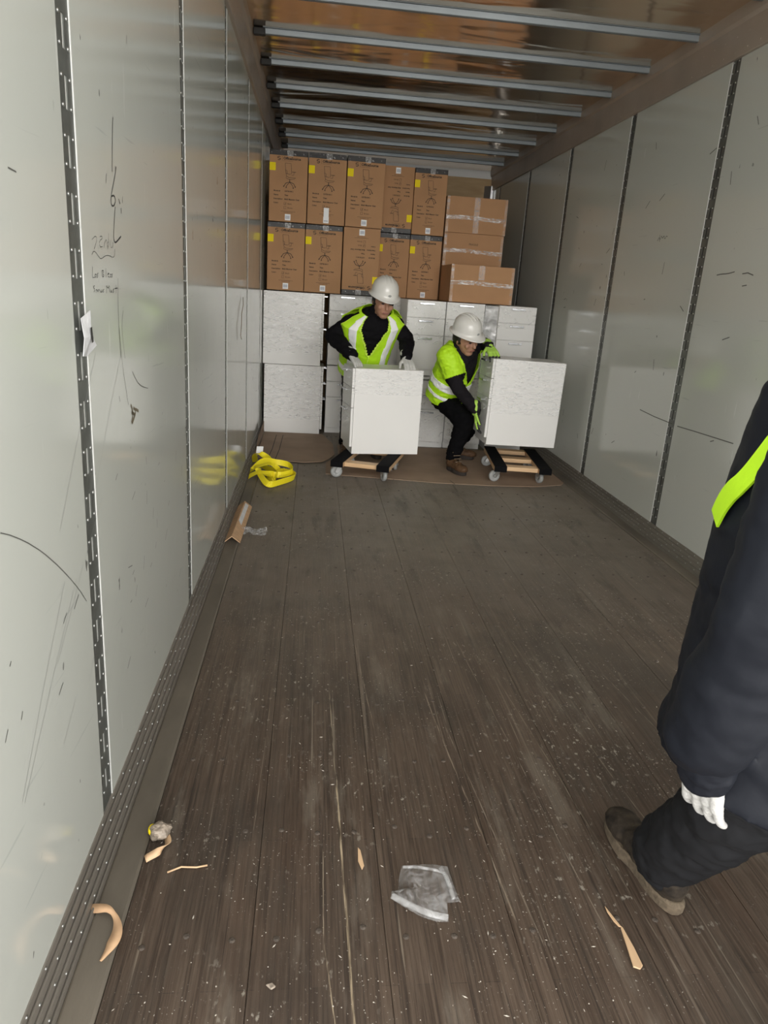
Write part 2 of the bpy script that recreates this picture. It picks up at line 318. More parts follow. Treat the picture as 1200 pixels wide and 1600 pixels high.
# ---- side base rails (grooved extrusion and flat strip)
def base_rail(name, X, sg):
    prof = [(-.02, ZB), (.003, ZB)]; z = ZB; x = .003
    for k in range(4):      # four ledges, each with a dark groove behind its lip
        prof += [(x, z-.0205), (x-.002, z-.0235), (x+.0015, z-.0235), (x+.003, z-.0195), (x+.0068, z-.0195)]; z -= .0195; x += .0068
    prof += [(x, .012), (.0302, -.03), (-.02, -.03)]
    o = MB().prism([(X+sg*p[0], p[1]) for p in prof], 'y', Y0, Y1).build(name, MAT['scuff']); tag(o, kind='structure')
    MB().prism([(X+sg*.0308, -.03), (X+sg*.0308, .007), (X+sg*.035, .009), (X+sg*.092, .009), (X+sg*.0975, .004), (X+sg*.0975, -.03)], 'y', Y0, Y1).build('edge_strip', MAT['sill'], o)
    rv = MB(); y = .8
    while y < Y1-.1:
        for (xx, zz) in ((.0035, .090), (.0103, .069), (.0171, .050), (.0239, .030)):
            rv.ellip((X+sg*xx, y+(.04 if zz in (.069, .030) else 0), zz), (.0024*sg, 0, 0), (0, .0042, 0), (0, 0, .0034), 8, 4)
        y += .095
    rv.build('rivets', MAT['rivet'], o, kind='stuff', smooth=True)
base_rail('trim_1', XL, 1); base_rail('trim_2', XR, -1)
# ---- walls
def make_wall(name, X, sg, wm, slotm):
    # sg: direction from the wall face into the room
    wl = MB().box(min(X-sg*.05, X-sg*.03), max(X-sg*.05, X-sg*.03), Y0, Y1+.05, -.05, ZC+.05).build(name, MAT['slot_dark']); tag(wl, kind='structure')
    ys = [Y0]+POST+[Y1]
    for i in range(len(ys)-1):
        a = ys[i]+(PW if i else 0); b = ys[i+1]-(PW if i < len(ys)-2 else 0)
        MB().box(min(X, X-sg*.026), max(X, X-sg*.026), a, b, ZB-.012, ZT+.03).build('wall_panel', wm, wl, bevel=.0015, seg=1)
        if i: MB().box(min(X+sg*.0004, X-sg*.0028), max(X+sg*.0004, X-sg*.0028), a-.0045, a+.0005, ZB, ZT).build('panel_edge', MAT['edge'], wl)
    zs = [.145+.0985*k for k in range(25)]
    # one post shape, reused; local: y across, z up, face at x=0 looking +x
    m = MB()
    cols = [-PW-.002, -.006, .006, PW+.002]; zr = [ZB-.005]
    for z in zs: zr += [z, z+.056]
    zr.append(ZT+.02)
    idx = {}
    def vid(i, j):
        if (i, j) not in idx: idx[(i, j)] = len(m.v); m.v.append((0, cols[i], zr[j]))
        return idx[(i, j)]
    for j in range(len(zr)-1):
        for i in range(3):
            if i == 1 and j % 2 == 1: continue
            m.f.append((vid(i, j), vid(i+1, j), vid(i+1, j+1), vid(i, j+1)))
    me_p = m.mesh('logistics_post', fix=False); me_p.materials.append(MAT['post'])
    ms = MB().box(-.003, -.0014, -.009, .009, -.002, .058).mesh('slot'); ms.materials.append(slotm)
    r = MB()
    for z in zs:
        for yy in (-.024, .022):
            for zz in (.004, .052): r.ellip((.0, yy, z+zz), (.0025, 0, 0), (0, .0042, 0), (0, 0, .0042), 8, 4)
    mr = r.mesh('rivets'); mr.materials.append(MAT['rivet'])
    for p in mr.polygons: p.use_smooth = True
    for y in POST:
        o = link(bpy.data.objects.new('logistics_post', me_p)); o.parent = wl; o.location = (X-sg*.0025, y, 0); o.rotation_euler = (0, 0, 0 if sg > 0 else math.pi)
        md = o.modifiers.new('thick', 'SOLIDIFY'); md.thickness = .0015; md.offset = 0
        for z in zs:
            s_ = link(bpy.data.objects.new('slot', ms)); s_.parent = o; s_.location = (0, 0, z)
        q = link(bpy.data.objects.new('rivets', mr)); q.parent = o; q['kind'] = 'stuff'; q.location = (.0015, 0, 0)
    return wl
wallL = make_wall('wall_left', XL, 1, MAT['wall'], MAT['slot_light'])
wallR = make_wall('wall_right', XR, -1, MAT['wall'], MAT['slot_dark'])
# ---- top rails
for nm, X, sg in (('trim_3', XL, 1), ('trim_4', XR, -1)):
    o = tag(MB().prism([(X-sg*.03, ZT), (X+sg*.016, ZT), (X+sg*.018, ZT+.005), (X+sg*.022, ZT+.15), (X+sg*.036, ZT+.165), (X+sg*.04, ZC), (X-sg*.03, ZC)], 'y', Y0, Y1).build(nm, MAT['rail']), kind='structure')
    rv = MB(); y = .9
    while y < Y1-.1:
        for zz in (ZT+.03, ZT+.10):
            rv.ellip((X+sg*(.0175+.004*(zz-ZT)/.15), y, zz), (.002*sg, 0, 0), (0, .005, 0), (0, 0, .005), 6, 4)
        y += .11
    rv.build('rivets', MAT['rail'], o, kind='stuff', smooth=True)
# ---- ceiling and roof bows
ce = tag(MB().box(XL-.05, XR+.05, Y0, Y1+.05, ZC, ZC+.03).build('ceiling', MAT['ceiling']), kind='structure')
bp = [(-.028, ZC-.001), (-.028, ZC-.004), (-.017, ZC-.006), (-.014, ZC-.032), (-.011, ZC-.035), (.011, ZC-.035), (.014, ZC-.032), (.017, ZC-.006), (.028, ZC-.004), (.028, ZC-.001)]
cap = None
for k in range(-6, 9):
    y = 4.38+.6145*k
    if y < Y0+.1 or y > Y1-.1: continue
    o = MB().prism([(y+p[0], p[1]) for p in bp], 'x', XL+.10, XR-.02).build('roof_bow', MAT['bow'], ce)
    MB().box(XL+.042, XL+.115, y-.022, y+.022, ZC-.042, ZC-.002).build('end_cap', MAT['rubber'], o, bevel=.008)
# ---- front (nose) wall
wf = tag(MB().box(XL-.05, XR+.05, Y1+.012, Y1+.05, -.05, ZC+.03).build('wall_front', MAT['white']), kind='structure')
for i in range(3):
    a = XL+.02+i*.847
    MB().box(a+.002, a+.845, Y1-.006, Y1+.012, 0, 2.70).build('plywood_panel', MAT['ply'], wf, bevel=.002, seg=1)
tag(MB().prism([(XR-.10, Y1-.006), (XR-.03, Y1-.08), (XR-.001, Y1-.08), (XR-.001, Y1-.006)], 'z', .1, 2.62).build('trim_5', MAT['silver'], bevel=.004), kind='structure')
# ---- dock outside the rear opening
tag(MB().box(-9, 11, -12, Y0-.01, -.3, -.012).build('floor_dock', MAT['concrete']), kind='structure')

# ---- marks on the walls
def strokes(name, X, sg, mt, lines, wd, lift=.0008):
    m = MB()
    for l in lines:
        pts = [V((X, p[0], p[1])) for p in l]
        if len(pts) > 3:   # soften
            q = [pts[0]]
            for a, b in zip(pts, pts[1:]): q += [a.lerp(b, .3), a.lerp(b, .7)]
            pts = q+[pts[-1]]
        m.strip(pts, (sg, 0, 0), wd, lift)
    o = m.build(name, mt, wallL if X < 0 else wallR, fix=False)
    return o
strokes('marker_arrow', XL, 1, MAT['marker'], [[(1.839,1.671),(1.835,1.658),(1.822,1.6),(1.814,1.558)], [(1.851,1.574),(1.835,1.55),(1.814,1.527),(1.797,1.507),(1.792,1.492),(1.804,1.484),(1.83,1.493),(1.832,1.507),(1.818,1.51),(1.801,1.506)],
    [(1.828,1.487),(1.813,1.453),(1.803,1.423),(1.806,1.412),(1.816,1.408),(1.844,1.417),(1.869,1.426)], [(1.861,1.507),(1.866,1.503),(1.873,1.497)], [(1.88,1.489),(1.882,1.477)], [(1.838,1.673),(1.841,1.669)]], .0034)
strokes('handwriting', XL, 1, MAT['pencil'], [[(1.632,1.405),(1.66,1.415),(1.669,1.409),(1.657,1.397),(1.645,1.387)],[(1.69,1.414),(1.708,1.417),(1.711,1.411),(1.685,1.406),(1.686,1.393),(1.708,1.395)],[(1.718,1.393),(1.728,1.406),(1.743,1.413),(1.744,1.398),(1.751,1.392)],
    [(1.761,1.426),(1.758,1.393),(1.745,1.402),(1.757,1.408)],[(1.777,1.413),(1.771,1.397),(1.79,1.396),(1.793,1.414),(1.794,1.396)],[(1.627,1.376),(1.638,1.383),(1.654,1.382),(1.673,1.374),(1.689,1.369),(1.711,1.373),(1.73,1.378),(1.76,1.379),(1.79,1.375),(1.807,1.381),(1.809,1.395)]], .0013)
strokes('handwriting', XL, 1, MAT['marker'], [[(1.626,1.352),(1.623,1.33),(1.638,1.331)],[(1.646,1.338),(1.639,1.334),(1.644,1.33),(1.652,1.335),(1.646,1.338)],[(1.665,1.34),(1.654,1.336),(1.664,1.334),(1.654,1.33)],[(1.695,1.346),(1.694,1.331),(1.711,1.335),(1.698,1.339),(1.711,1.345),(1.695,1.346)],
    [(1.725,1.351),(1.725,1.332)],[(1.737,1.338),(1.753,1.34),(1.746,1.342),(1.736,1.336),(1.752,1.332)],[(1.76,1.339),(1.757,1.333),(1.767,1.333),(1.77,1.339),(1.76,1.339)],[(1.78,1.34),(1.769,1.338),(1.779,1.335),(1.771,1.332)],
    [(1.635,1.314),(1.621,1.312),(1.637,1.307),(1.626,1.301)],[(1.642,1.3),(1.643,1.307),(1.653,1.305),(1.656,1.3),(1.66,1.307),(1.67,1.305),(1.673,1.3)],[(1.681,1.306),(1.677,1.301),(1.689,1.301),(1.69,1.306)],[(1.703,1.307),(1.694,1.304),(1.702,1.302),(1.694,1.3)],
    [(1.723,1.298),(1.723,1.318),(1.736,1.306),(1.749,1.318),(1.747,1.299)],[(1.758,1.306),(1.754,1.3),(1.765,1.3),(1.766,1.306),(1.769,1.299)],[(1.786,1.307),(1.775,1.305),(1.785,1.302),(1.775,1.299)],[(1.804,1.316),(1.802,1.297)],[(1.793,1.308),(1.817,1.309)]], .0016)
strokes('scuff_marks', XL, 1, MAT['scuffm'], [[(1.824,1.331),(1.819,1.295),(1.816,1.254),(1.815,1.212),(1.821,1.146)],[(1.861,1.257),(1.849,1.238),(1.843,1.21),(1.849,1.183),(1.86,1.143)],[(1.816,1.221),(1.832,1.13),(1.855,1.072),(1.875,1.025)],
    [(1.929,1.103),(1.96,1.08),(2.0,1.06),(2.048,1.047),(2.102,1.037)],[(1.789,1.06),(1.797,1.045)],[(1.079,.956),(1.125,.935),(1.202,.89),(1.278,.836),(1.353,.774),(1.413,.72),(1.457,.672)]], .0018)
strokes('chipped_patch', XL, 1, MAT['chipped'], [[(1.90,1.022),(1.915,1.005),(1.92,.99),(1.90,.975)],[(1.925,1.01),(1.95,.998),(1.935,.985),(1.905,.972)],[(1.945,1.003),(1.98,.992)],[(1.905,1.0),(1.94,.99)]], .008)
rs = random.Random(12)
lines = []
for _ in range(52):
    y = rs.choice((rs.uniform(1.0, 1.47), rs.uniform(1.6, 2.7), rs.uniform(1.6, 2.7), rs.uniform(2.8, 4))); z = rs.uniform(.25, 1.0) if rs.random() < .75 else rs.uniform(1, 2)
    L = rs.uniform(.006, .045); a = rs.gauss(.9, .5); lines.append([(y, z), (y+L*math.cos(a), z+L*math.sin(a))])
strokes('small_scuffs', XL, 1, MAT['scuffm'], lines, .0024, .0006)['kind'] = 'stuff'
lines = []
for _ in range(16):
    y = rs.uniform(1.0, 2.6); z = rs.uniform(.3, .9); L = rs.uniform(.1, .45); a = rs.gauss(.75, .12); lines.append([(y, z), (y+L*.5*math.cos(a), z+L*.5*math.sin(a)), (y+L*math.cos(a), z+L*math.sin(a)*.96)])
strokes('long_scratches', XL, 1, MAT['grey_scuff'], lines, .0012, .0005)['kind'] = 'stuff'
strokes('marker_scribble', XR, -1, MAT['marker'], [[(4.55,1.742),(4.531,1.765),(4.515,1.742),(4.505,1.775),(4.49,1.748),(4.47,1.772),(4.455,1.742),(4.44,1.765),(4.425,1.758)],[(4.53,1.775),(4.52,1.735)]], .004)
strokes('scuff_marks', XR, -1, MAT['scuffm'], [[(3.783,1.531),(3.74,1.536),(3.68,1.536),(3.618,1.545)],[(3.547,1.534),(3.50,1.538),(3.45,1.526)],[(4.403,.725),(4.2,.716),(3.96,.714)],[(3.9,.712),(3.7,.72),(3.327,.732)],[(4.8,1.95),(4.75,1.99)]], .005)
lines = []
for _ in range(34):
    y = rs.uniform(3.4, 6.4); z = rs.uniform(.25, 2.3); L = rs.uniform(.015, .07); a = rs.gauss(2.2, .9); lines.append([(y, z), (y+L*math.cos(a), z+L*math.sin(a))])
strokes('small_scuffs', XR, -1, MAT['scuffm'], lines, .005, .0006)['kind'] = 'stuff'
# torn paper label on the near post
m = MB(); pp = [(1.509,1.253),(1.554,1.267),(1.588,1.246),(1.575,1.215),(1.587,1.196),(1.552,1.176),(1.509,1.18),(1.508,1.215)]
vs = [(XL+.006+.006*math.sin(i*2.1), p[0], p[1]) for i, p in enumerate(pp)]+[(XL+.014, 1.545, 1.218)]
m.add(vs, [(i, (i+1) % 8, 8) for i in range(8)])
o = m.build('torn_label', MAT['paper'], fix=False); o.modifiers.new('t', 'SOLIDIFY').thickness = .0012
tag(o, 'crumpled torn white paper label stuck on the nearest left wall post', 'label')
MB().strip([(XL+.0135, 1.540, 1.235), (XL+.0135, 1.546, 1.205)], (1, 0, 0), .012, .003).build('printed_block', MAT['marker'], o, fix=False)
# frayed cord hanging from a slot
tag(MB().tube([(XL+.006,4.845,1.245),(XL+.012,4.80,1.20),(XL+.01,4.72,1.15),(XL+.014,4.67,1.09),(XL+.01,4.66,1.02),(XL+.012,4.70,.995)], .0022, 6).build('hanging_cord', MAT['lace'], smooth=True), 'short brown cord hanging from a slot in the left wall', 'cord')

# ================================================================== cabinets
CW, CD, CH = .336, .54, .638
def make_cabinet(film=True):
    """drawer pedestal; local: front at y=0 looking -y, x centred, z up from 0"""
    r = empty('drawer_cabinet'); t = .018
    MB().box(-CW/2, CW/2, t+.002, CD, 0, CH).build('body', MAT['cab'], r, bevel=.0012, seg=1)
    z = CH
    for hgt in (.146, .146, .296):
        z0 = z-hgt+.004
        d = MB().box(-CW/2+.001, CW/2-.001, 0, t, z0, z-.0005).build('drawer', MAT['drawer'], r, bevel=.0012, seg=1)
        hb = MB(); hz = z-.024
        hb.obox((0, -.026, hz), (.062, .003, .006), (1, 0, 0), (0, 1, 0), (0, 0, 1))
        for sx in (-.05, .05): hb.obox((sx, -.012, hz), (.004, .013, .004), (1, 0, 0), (0, 1, 0), (0, 0, 1))
        hb.build('handle', MAT['chrome'], d, bevel=.001, seg=1)
        z -= hgt
    return r
def sheet(fn, nu, nv, mname, mt, parent, lumps=.004, sc=9, seed=0, thick=0):
    """loose film: fn(u,v)->(point, normal), both 0..1"""
    m = MB()
    for j in range(nv+1):
        for i in range(nu+1):
            p, n = fn(i/nu, j/nv); p = V(p); n = V(n)
            q = noise.fractal(V((p.x*sc, p.y*sc, p.z*sc*3.2))+V((seed, 0, 0)), .8, 2.1, 3)
            m.v.append(tuple(p+n*(abs(q)*lumps+.0015)))
    for j in range(nv):
        for i in range(nu): a = j*(nu+1)+i; m.f.append((a, a+1, a+nu+2, a+nu+1))
    o = m.build(mname, mt, parent, fix=False, smooth=True)
    return o
FILMS = []
def film_side(*a): FILMS.append(a)
def film_side_now(cab, side, z0, z1, mt, seed, lum=.004):
    if side == 'L': sheet(lambda u, v: ((-CW/2, CD*u*.999, z0+(z1-z0)*v), (-1, 0, 0)), 24, 34, 'stretch_film', mt, cab, lum, 9, seed)
    if side == 'R': sheet(lambda u, v: ((CW/2, CD*u*.999, z0+(z1-z0)*v), (1, 0, 0)), 24, 34, 'stretch_film', mt, cab, lum, 9, seed)
    if side == 'F': sheet(lambda u, v: ((-CW/2+CW*u, -.030 if .12 < u < .88 else -.004-.026*min(1, u*8, (1-u)*8), z0+(z1-z0)*v), (0, -1, 0)), 24, 40, 'stretch_film', mt, cab, lum, 9, seed)
proto_cab = make_cabinet(); first = [True]
def cabinet(loc, rz, label, group='white drawer cabinets', rot=None):
    c = proto_cab if first[0] else copy_tree(proto_cab); first[0] = False
    c.location = loc; c.rotation_euler = rot or (0, 0, rz); tag(c, label, 'cabinet', group)
    return c
HP = math.pi/2
# left stack: blank side towards the door, drawers facing right. local front -y -> world +x : rz = +90deg
lo = []; hi = []
a = cabinet((.10, 6.925, 0), HP, 'film-wrapped white cabinet at the bottom of the stack by the left wall'); lo.append(a)
b = cabinet((.085, 6.925, .642), HP, 'film-wrapped white cabinet on top of the stack by the left wall')
film_side(a, 'L', .14, .63, MAT['film'], 1, .0035); film_side(b, 'L', .10, .635, MAT['film'], 5, .0035)
names = [('behind the bending worker, left column', .300, 6.88), ('behind the bending worker\'s helmet, right column', .640, 6.985), ('directly right of the bending worker', .962, 6.40), ('behind the crouching worker\'s helmet', 1.305, 6.40), ('beside the right wall', 1.768, 6.40)]
for i, (nm, x, y) in enumerate(names):
    a = cabinet((x+(.07 if i in (2, 3) else 0), y, 0), 0, 'white drawer cabinet in the lower tier '+nm)
    b = cabinet((x, y, .646), 0, 'white drawer cabinet in the upper tier '+nm); RC = b
    film_side(b, 'F', .28 if i != 4 else .45, .63, MAT['film_soft'], i*3, .003)
    if i in (2, 3): film_side(a, 'F', .05, .62, MAT['film_soft'], i*7+2, .004)
a = cabinet((1.666, 6.99, 0), 0, 'white film-wrapped cabinet set back in the gap left of the right-hand column, lower'); b = cabinet((1.666, 6.99, .646), 0, 'white film-wrapped cabinet set back in the gap left of the right-hand column, upper')
film_side(b, 'F', .02, .63, MAT['film'], 31, .006)
for x, wn in ((.985, 'left'), (1.324, 'right')):
    for z, zn in ((0, 'lower'), (.646, 'upper')): cabinet((x, 6.99, z), 0, 'hidden second-row white cabinet, '+zn+' '+wn+', behind the front drawer columns', 'hidden second-row cabinets')
sheet(lambda u, v: ((-.288+.118*u, .012+.02*math.sin(3*v), .02+.61*v), (0, -1, 0)), 14, 40, 'film_across_gap', MAT['filmgap'], RC, .012, 9, 77)
# cabinet on the left dolly: blank side towards the door, drawers facing left (local -y -> world -x)
t1 = math.radians(9)
c1 = cabinet((.292+CW/2*math.sin(-t1)+.0, 5.335+CW/2*math.cos(t1)-.02, .1520), -HP+t1, 'white drawer cabinet on the left dolly under the bending worker\'s hands')
film_side(c1, 'R', .45, .637, MAT['film'], 12, .003); film_side(c1, 'F', .2, .63, MAT['film_soft'], 44, .012)
c2 = cabinet((1.318, 5.36+CW/2, .262), 0, 'white film-wrapped cabinet held above the right dolly by the crouching worker', rot=(math.radians(-1.0), 0, -HP+math.radians(2.5)))
c2.scale = (1.0, 1.06, 1.02)
film_side(c2, 'R', .24, .637, MAT['film'], 23, .005); film_side(c2, 'F', .15, .63, MAT['film_soft'], 27, .006)

for fa in FILMS: film_side_now(*fa)

# ================================================================== chair cartons
def text_geo(txt, size, align='LEFT', bold=0.):
    cu = bpy.data.curves.new('t', 'FONT'); cu.body = txt; cu.size = size; cu.align_x = align; cu.offset = bold; cu.resolution_u = 2; cu.fill_mode = 'FRONT'
    ob = link(bpy.data.objects.new('t', cu)); dg = bpy.context.evaluated_depsgraph_get(); me = bpy.data.meshes.new_from_object(ob.evaluated_get(dg))
    vs = [tuple(v.co) for v in me.vertices]; fs = [tuple(p.vertices) for p in me.polygons]
    bpy.data.objects.remove(ob); bpy.data.curves.remove(cu); bpy.data.meshes.remove(me)
    return vs, fs
BW, BH, BD = .322, .562, .58
def artwork():
    m = MB(); y = -.0011
    def T(t, x, z, s, al='LEFT', bold=0.):
        vs, fs = text_geo(t, s, al, bold); m.add([(x+v[0], y, z+v[1]) for v in vs], fs)
    def ln(pts, wd=.0028): m.strip([(p[0], y, p[1]) for p in pts], (0, -1, 0), wd)
    # logo: hexagonal double-hook mark, divider, name and strapline
    cx, cz, R = -.082, .497, .0145
    ln([(cx+R*.75, cz+.010), (cx, cz+R), (cx-R*.85, cz+.008), (cx-R*.85, cz+.001), (cx, cz+.003)], .0052)
    ln([(cx-R*.75, cz-.010), (cx, cz-R), (cx+R*.85, cz-.008), (cx+R*.85, cz-.001), (cx, cz-.003)], .0052)
    ln([(-.054, .514), (-.054, .478)], .0015)
    T('OfficeSource', -.045, .490, .0275, bold=.0010); T('furniture made for you', -.045, .478, .0085)
    # line drawing of a swivel chair
    ln([(-.030, .462), (-.022, .385), (-.016, .362), (.004, .352), (.026, .352)]); ln([(-.030, .462), (.020, .462), (.027, .384), (.008, .378), (-.018, .384)]); ln([(-.028, .41), (-.012, .404), (-.014, .378)])
    ln([(-.016, .362), (-.02, .347), (.006, .337), (.05, .343), (.062, .352), (.026, .352)]); ln([(.03, .397), (.062, .397)], .004); ln([(.046, .396), (.044, .372), (.026, .372)]); ln([(.012, .338), (.012, .318)], .005)
    ln([(-.035, .284), (-.022, .306), (.012, .318), (.046, .306), (.058, .284)], .005); ln([(.012, .316), (-.012, .29), (-.016, .28)], .004); ln([(.012, .316), (.036, .29), (.042, .278)], .004)
    for px, pz in ((-.038, .281), (.060, .281), (-.017, .274), (.043, .272)): ln([(px-.004, pz), (px+.004, pz)], .010)
    for i, (a_, b_) in enumerate((('Model #:', 'OSTB10411'), ('Name:', 'Titan'), ('Description:', 'Multi Manager Chair'), ('Color:', ''))):
        z = .238-.0315*i; T(a_, -.122, z, .0155, bold=.0005); T(b_, -.030, z, .0155, bold=.0005)
    for k, nm in enumerate(('Black', 'Brown')):
        z = .136-.032*k; q = [(-.032, z), (-.014, z), (-.014, z+.019), (-.032, z+.019), (-.032, z-.001)]; ln(q, .0022); T(nm, -.002, z+.003, .0165)
    ln([(-.026, .145), (-.022, .139), (-.015, .152)], .0022)
    ln([(-.058, .083), (.066, .083)], .002); T('Assembled in USA', .004, .070, .010, 'CENTER')
    return m
art_mesh = artwork().mesh('printed_artwork', fix=False)
def make_carton():
    r = empty('chair_carton')
    MB().box(-BW/2, BW/2, 0, BD, 0, BH).build('carton_body', MAT['carton'], r, bevel=.003)
    MB().box(-BW/2-.0006, BW/2+.0006, -.0006, BD+.0006, BH-.043, BH+.0004).build('black_band', MAT['band'], r, bevel=.003)
    mkobj('printed_artwork', art_mesh, MAT['ink'], r, kind='stuff')
    MB().box(-BW/2+.001, -BW/2+.052, -.0022, -.0008, .40, .462).build('yellow_sticker', MAT['yellow'], r)
    MB().strip([(.012, -.0016, BH-.046), (.012, -.0016, BH-.0005), (.012, .2, BH+.0012)], (0, -1, .3), .05).build('clear_tape', MAT['tape'], r, fix=False)
    l = MB().box(-.022, .026, -.0024, -.0008, .012, .062).build('white_label', MAT['label'], r)
    k = MB()
    for i in range(9): k.box(-.015+.004*i, -.015+.004*i+(.0012 if i % 3 else .0024), -.0028, -.0024, .024, .05)
    k.build('barcode', MAT['lblink'], l)
    sheet(lambda u, v: ((-BW/2+BW*u, -.002, BH-.055+.053*v), (0, -1, 0)), 24, 6, 'stretch_film', MAT['filmdark'], r, .004, 14, 3)
    return r
proto_box = make_carton(); fb = [True]
def carton(x, y, z, label, flip=False, rz=0., roll=0., sx=1.):
    c = proto_box if fb[0] else copy_tree(proto_box); fb[0] = False
    c.location = (x, y, z+(BH+.001 if flip else 0)); c.rotation_euler = (0, (math.pi if flip else 0)+roll, rz)
    c.scale = (sx, 1, 1); tag(c, label, 'box', 'printed chair cartons'); return c
ZS = 1.290
carton(-.268, 6.75, ZS, 'printed chair carton in the lower row against the left wall')
carton(.060, 6.75, ZS, 'printed chair carton in the lower row, second from the left wall')
carton(.392, 6.74, ZS, 'upside-down printed chair carton in the lower row above the bending worker', True)
carton(.706, 7.06, ZS, 'printed chair carton in the lower row, partly hidden behind the bending worker\'s helmet', sx=.92)
carton(1.006, 7.05, ZS, 'printed chair carton in the lower row beside the plain brown boxes', sx=.92)
carton(-.262, 6.75, ZS+.568, 'printed chair carton in the top row against the left wall', roll=.003)
d = carton(.068, 6.745, ZS+.568, 'printed chair carton in the top row with a long white label, second from left', roll=.004)
carton(.398, 6.74, ZS+.568, 'printed chair carton in the top row, third from the left wall', roll=.004)
carton(.710, 7.07, ZS+.567, 'upside-down printed chair carton in the top row', True, sx=.92)
carton(1.010, 7.05, ZS+.567, 'printed chair carton in the top row next to the plywood front wall', sx=.92)
MB().box(-.02, .024, -.0032, -.0025, .035, .135).build('long_label', MAT['label'], d)
# ---- plain brown boxes
def brown_box(x0, x1, y, z, hgt, dep, label, bandz, cx, rz=0., split=None):
    wd = x1-x0; r = empty('brown_box', ((x0+x1)/2, y, z), (0, 0, rz)); tag(r, label, 'box', 'plain brown boxes')
    MB().box(-wd/2, wd/2, 0, dep, 0, hgt).build('box_body', MAT['carton_dark'], r, bevel=.003)
    if cx is not None: MB().strip([(cx, -.002, split*hgt if split else 0.004), (cx, -.002, hgt), (cx, .15, hgt+.002)], (0, -1, .3), .052).build('clear_tape', MAT['tape'], r, fix=False)
    for bz in bandz:
        sheet(lambda u, v: ((-wd/2+wd*u, -.003, hgt*bz+.035*v+.006*math.sin(u*5)), (0, -1, 0)), 40, 5, 'film_band', MAT['filmband'], r, .006, 16, bz*9+x0)
    for ex in (-wd/2+.001, wd/2-.026): sheet(lambda u, v: ((ex+.025*u, -.003, hgt*v), (0, -1, 0)), 4, 24, 'film_edge', MAT['film'], r, .004, 18, ex*5)
    return r
brown_box(1.172, 1.735, 7.06, ZS, .306, .55, 'plain brown box hidden behind the foremost brown box', [], None)
bb = brown_box(1.172, 1.735, 7.06, ZS+.308, .300, .55, 'plain brown box in the middle of the stack of three on the right', [.42], None)
vs, fs = text_geo('FRAGILE', .024, 'CENTER'); MB().add([(v[0], -.0012, v[1]+.20) for v in vs], fs).build('printed_word', MAT['ink'], bb, fix=False)
brown_box(1.172, 1.742, 7.06, ZS+.610, .312, .55, 'plain brown box on top of the stack, taped down the middle', [.36], .0)
brown_box(1.165, 1.728, 6.50, ZS, .312, .53, 'foremost plain brown box on top of the white cabinets', [.46], -.01, split=.62)

# ================================================================== floor cover, dollies
def card_sheet(name, poly, z, label):
    m = MB(); m.prism(poly, 'z', z, z+.004); o = m.build(name, MAT['paperfloor']); return tag(o, label, 'cardboard sheet', 'cardboard floor covers')
cs = card_sheet('cardboard_sheet', [(-.425, 5.66), (-.30, 5.60), (-.05, 5.56), (.10, 5.61), (.155, 5.72), (.205, 5.88), (.20, 6.3), (.11, 6.73), (-.43, 6.73)], .0105, 'brown cardboard sheet on the floor in front of the left cabinet stack')
f = MB()
for x in (-.33, -.27): f.strip([(x, 5.63, .0146), (x+.015, 6.0, .0146), (x+.02, 6.6, .0146)], (0, 0, 1), .006)
f.build('crease', MAT['sole'], cs, fix=False)
MB().prism([(6.74, .11), (6.74, .014), (5.70, .014), (5.86, .06), (6.1, .105)], 'x', -.4375, -.4335).build('turned_up_edge', MAT['paperfloor'], cs)
c_ = card_sheet('cardboard_sheet', [(.125, 5.26), (.35, 5.22), (.62, 5.18), (.95, 5.12), (1.35, 5.10), (1.70, 5.12), (1.93, 5.20), (1.975, 5.27), (1.975, 5.45), (1.97, 6.36), (.5, 6.36), (.24, 6.3), (.24, 5.9), (.19, 5.74), (.13, 5.62)], .001, 'long brown cardboard sheet on the floor under both dollies')
f = MB(); f.strip([(1.08, 5.10, .0055), (1.06, 5.2, .0055)], (0, 0, 1), .006); f.build('crease', MAT['sole'], c_, fix=False)
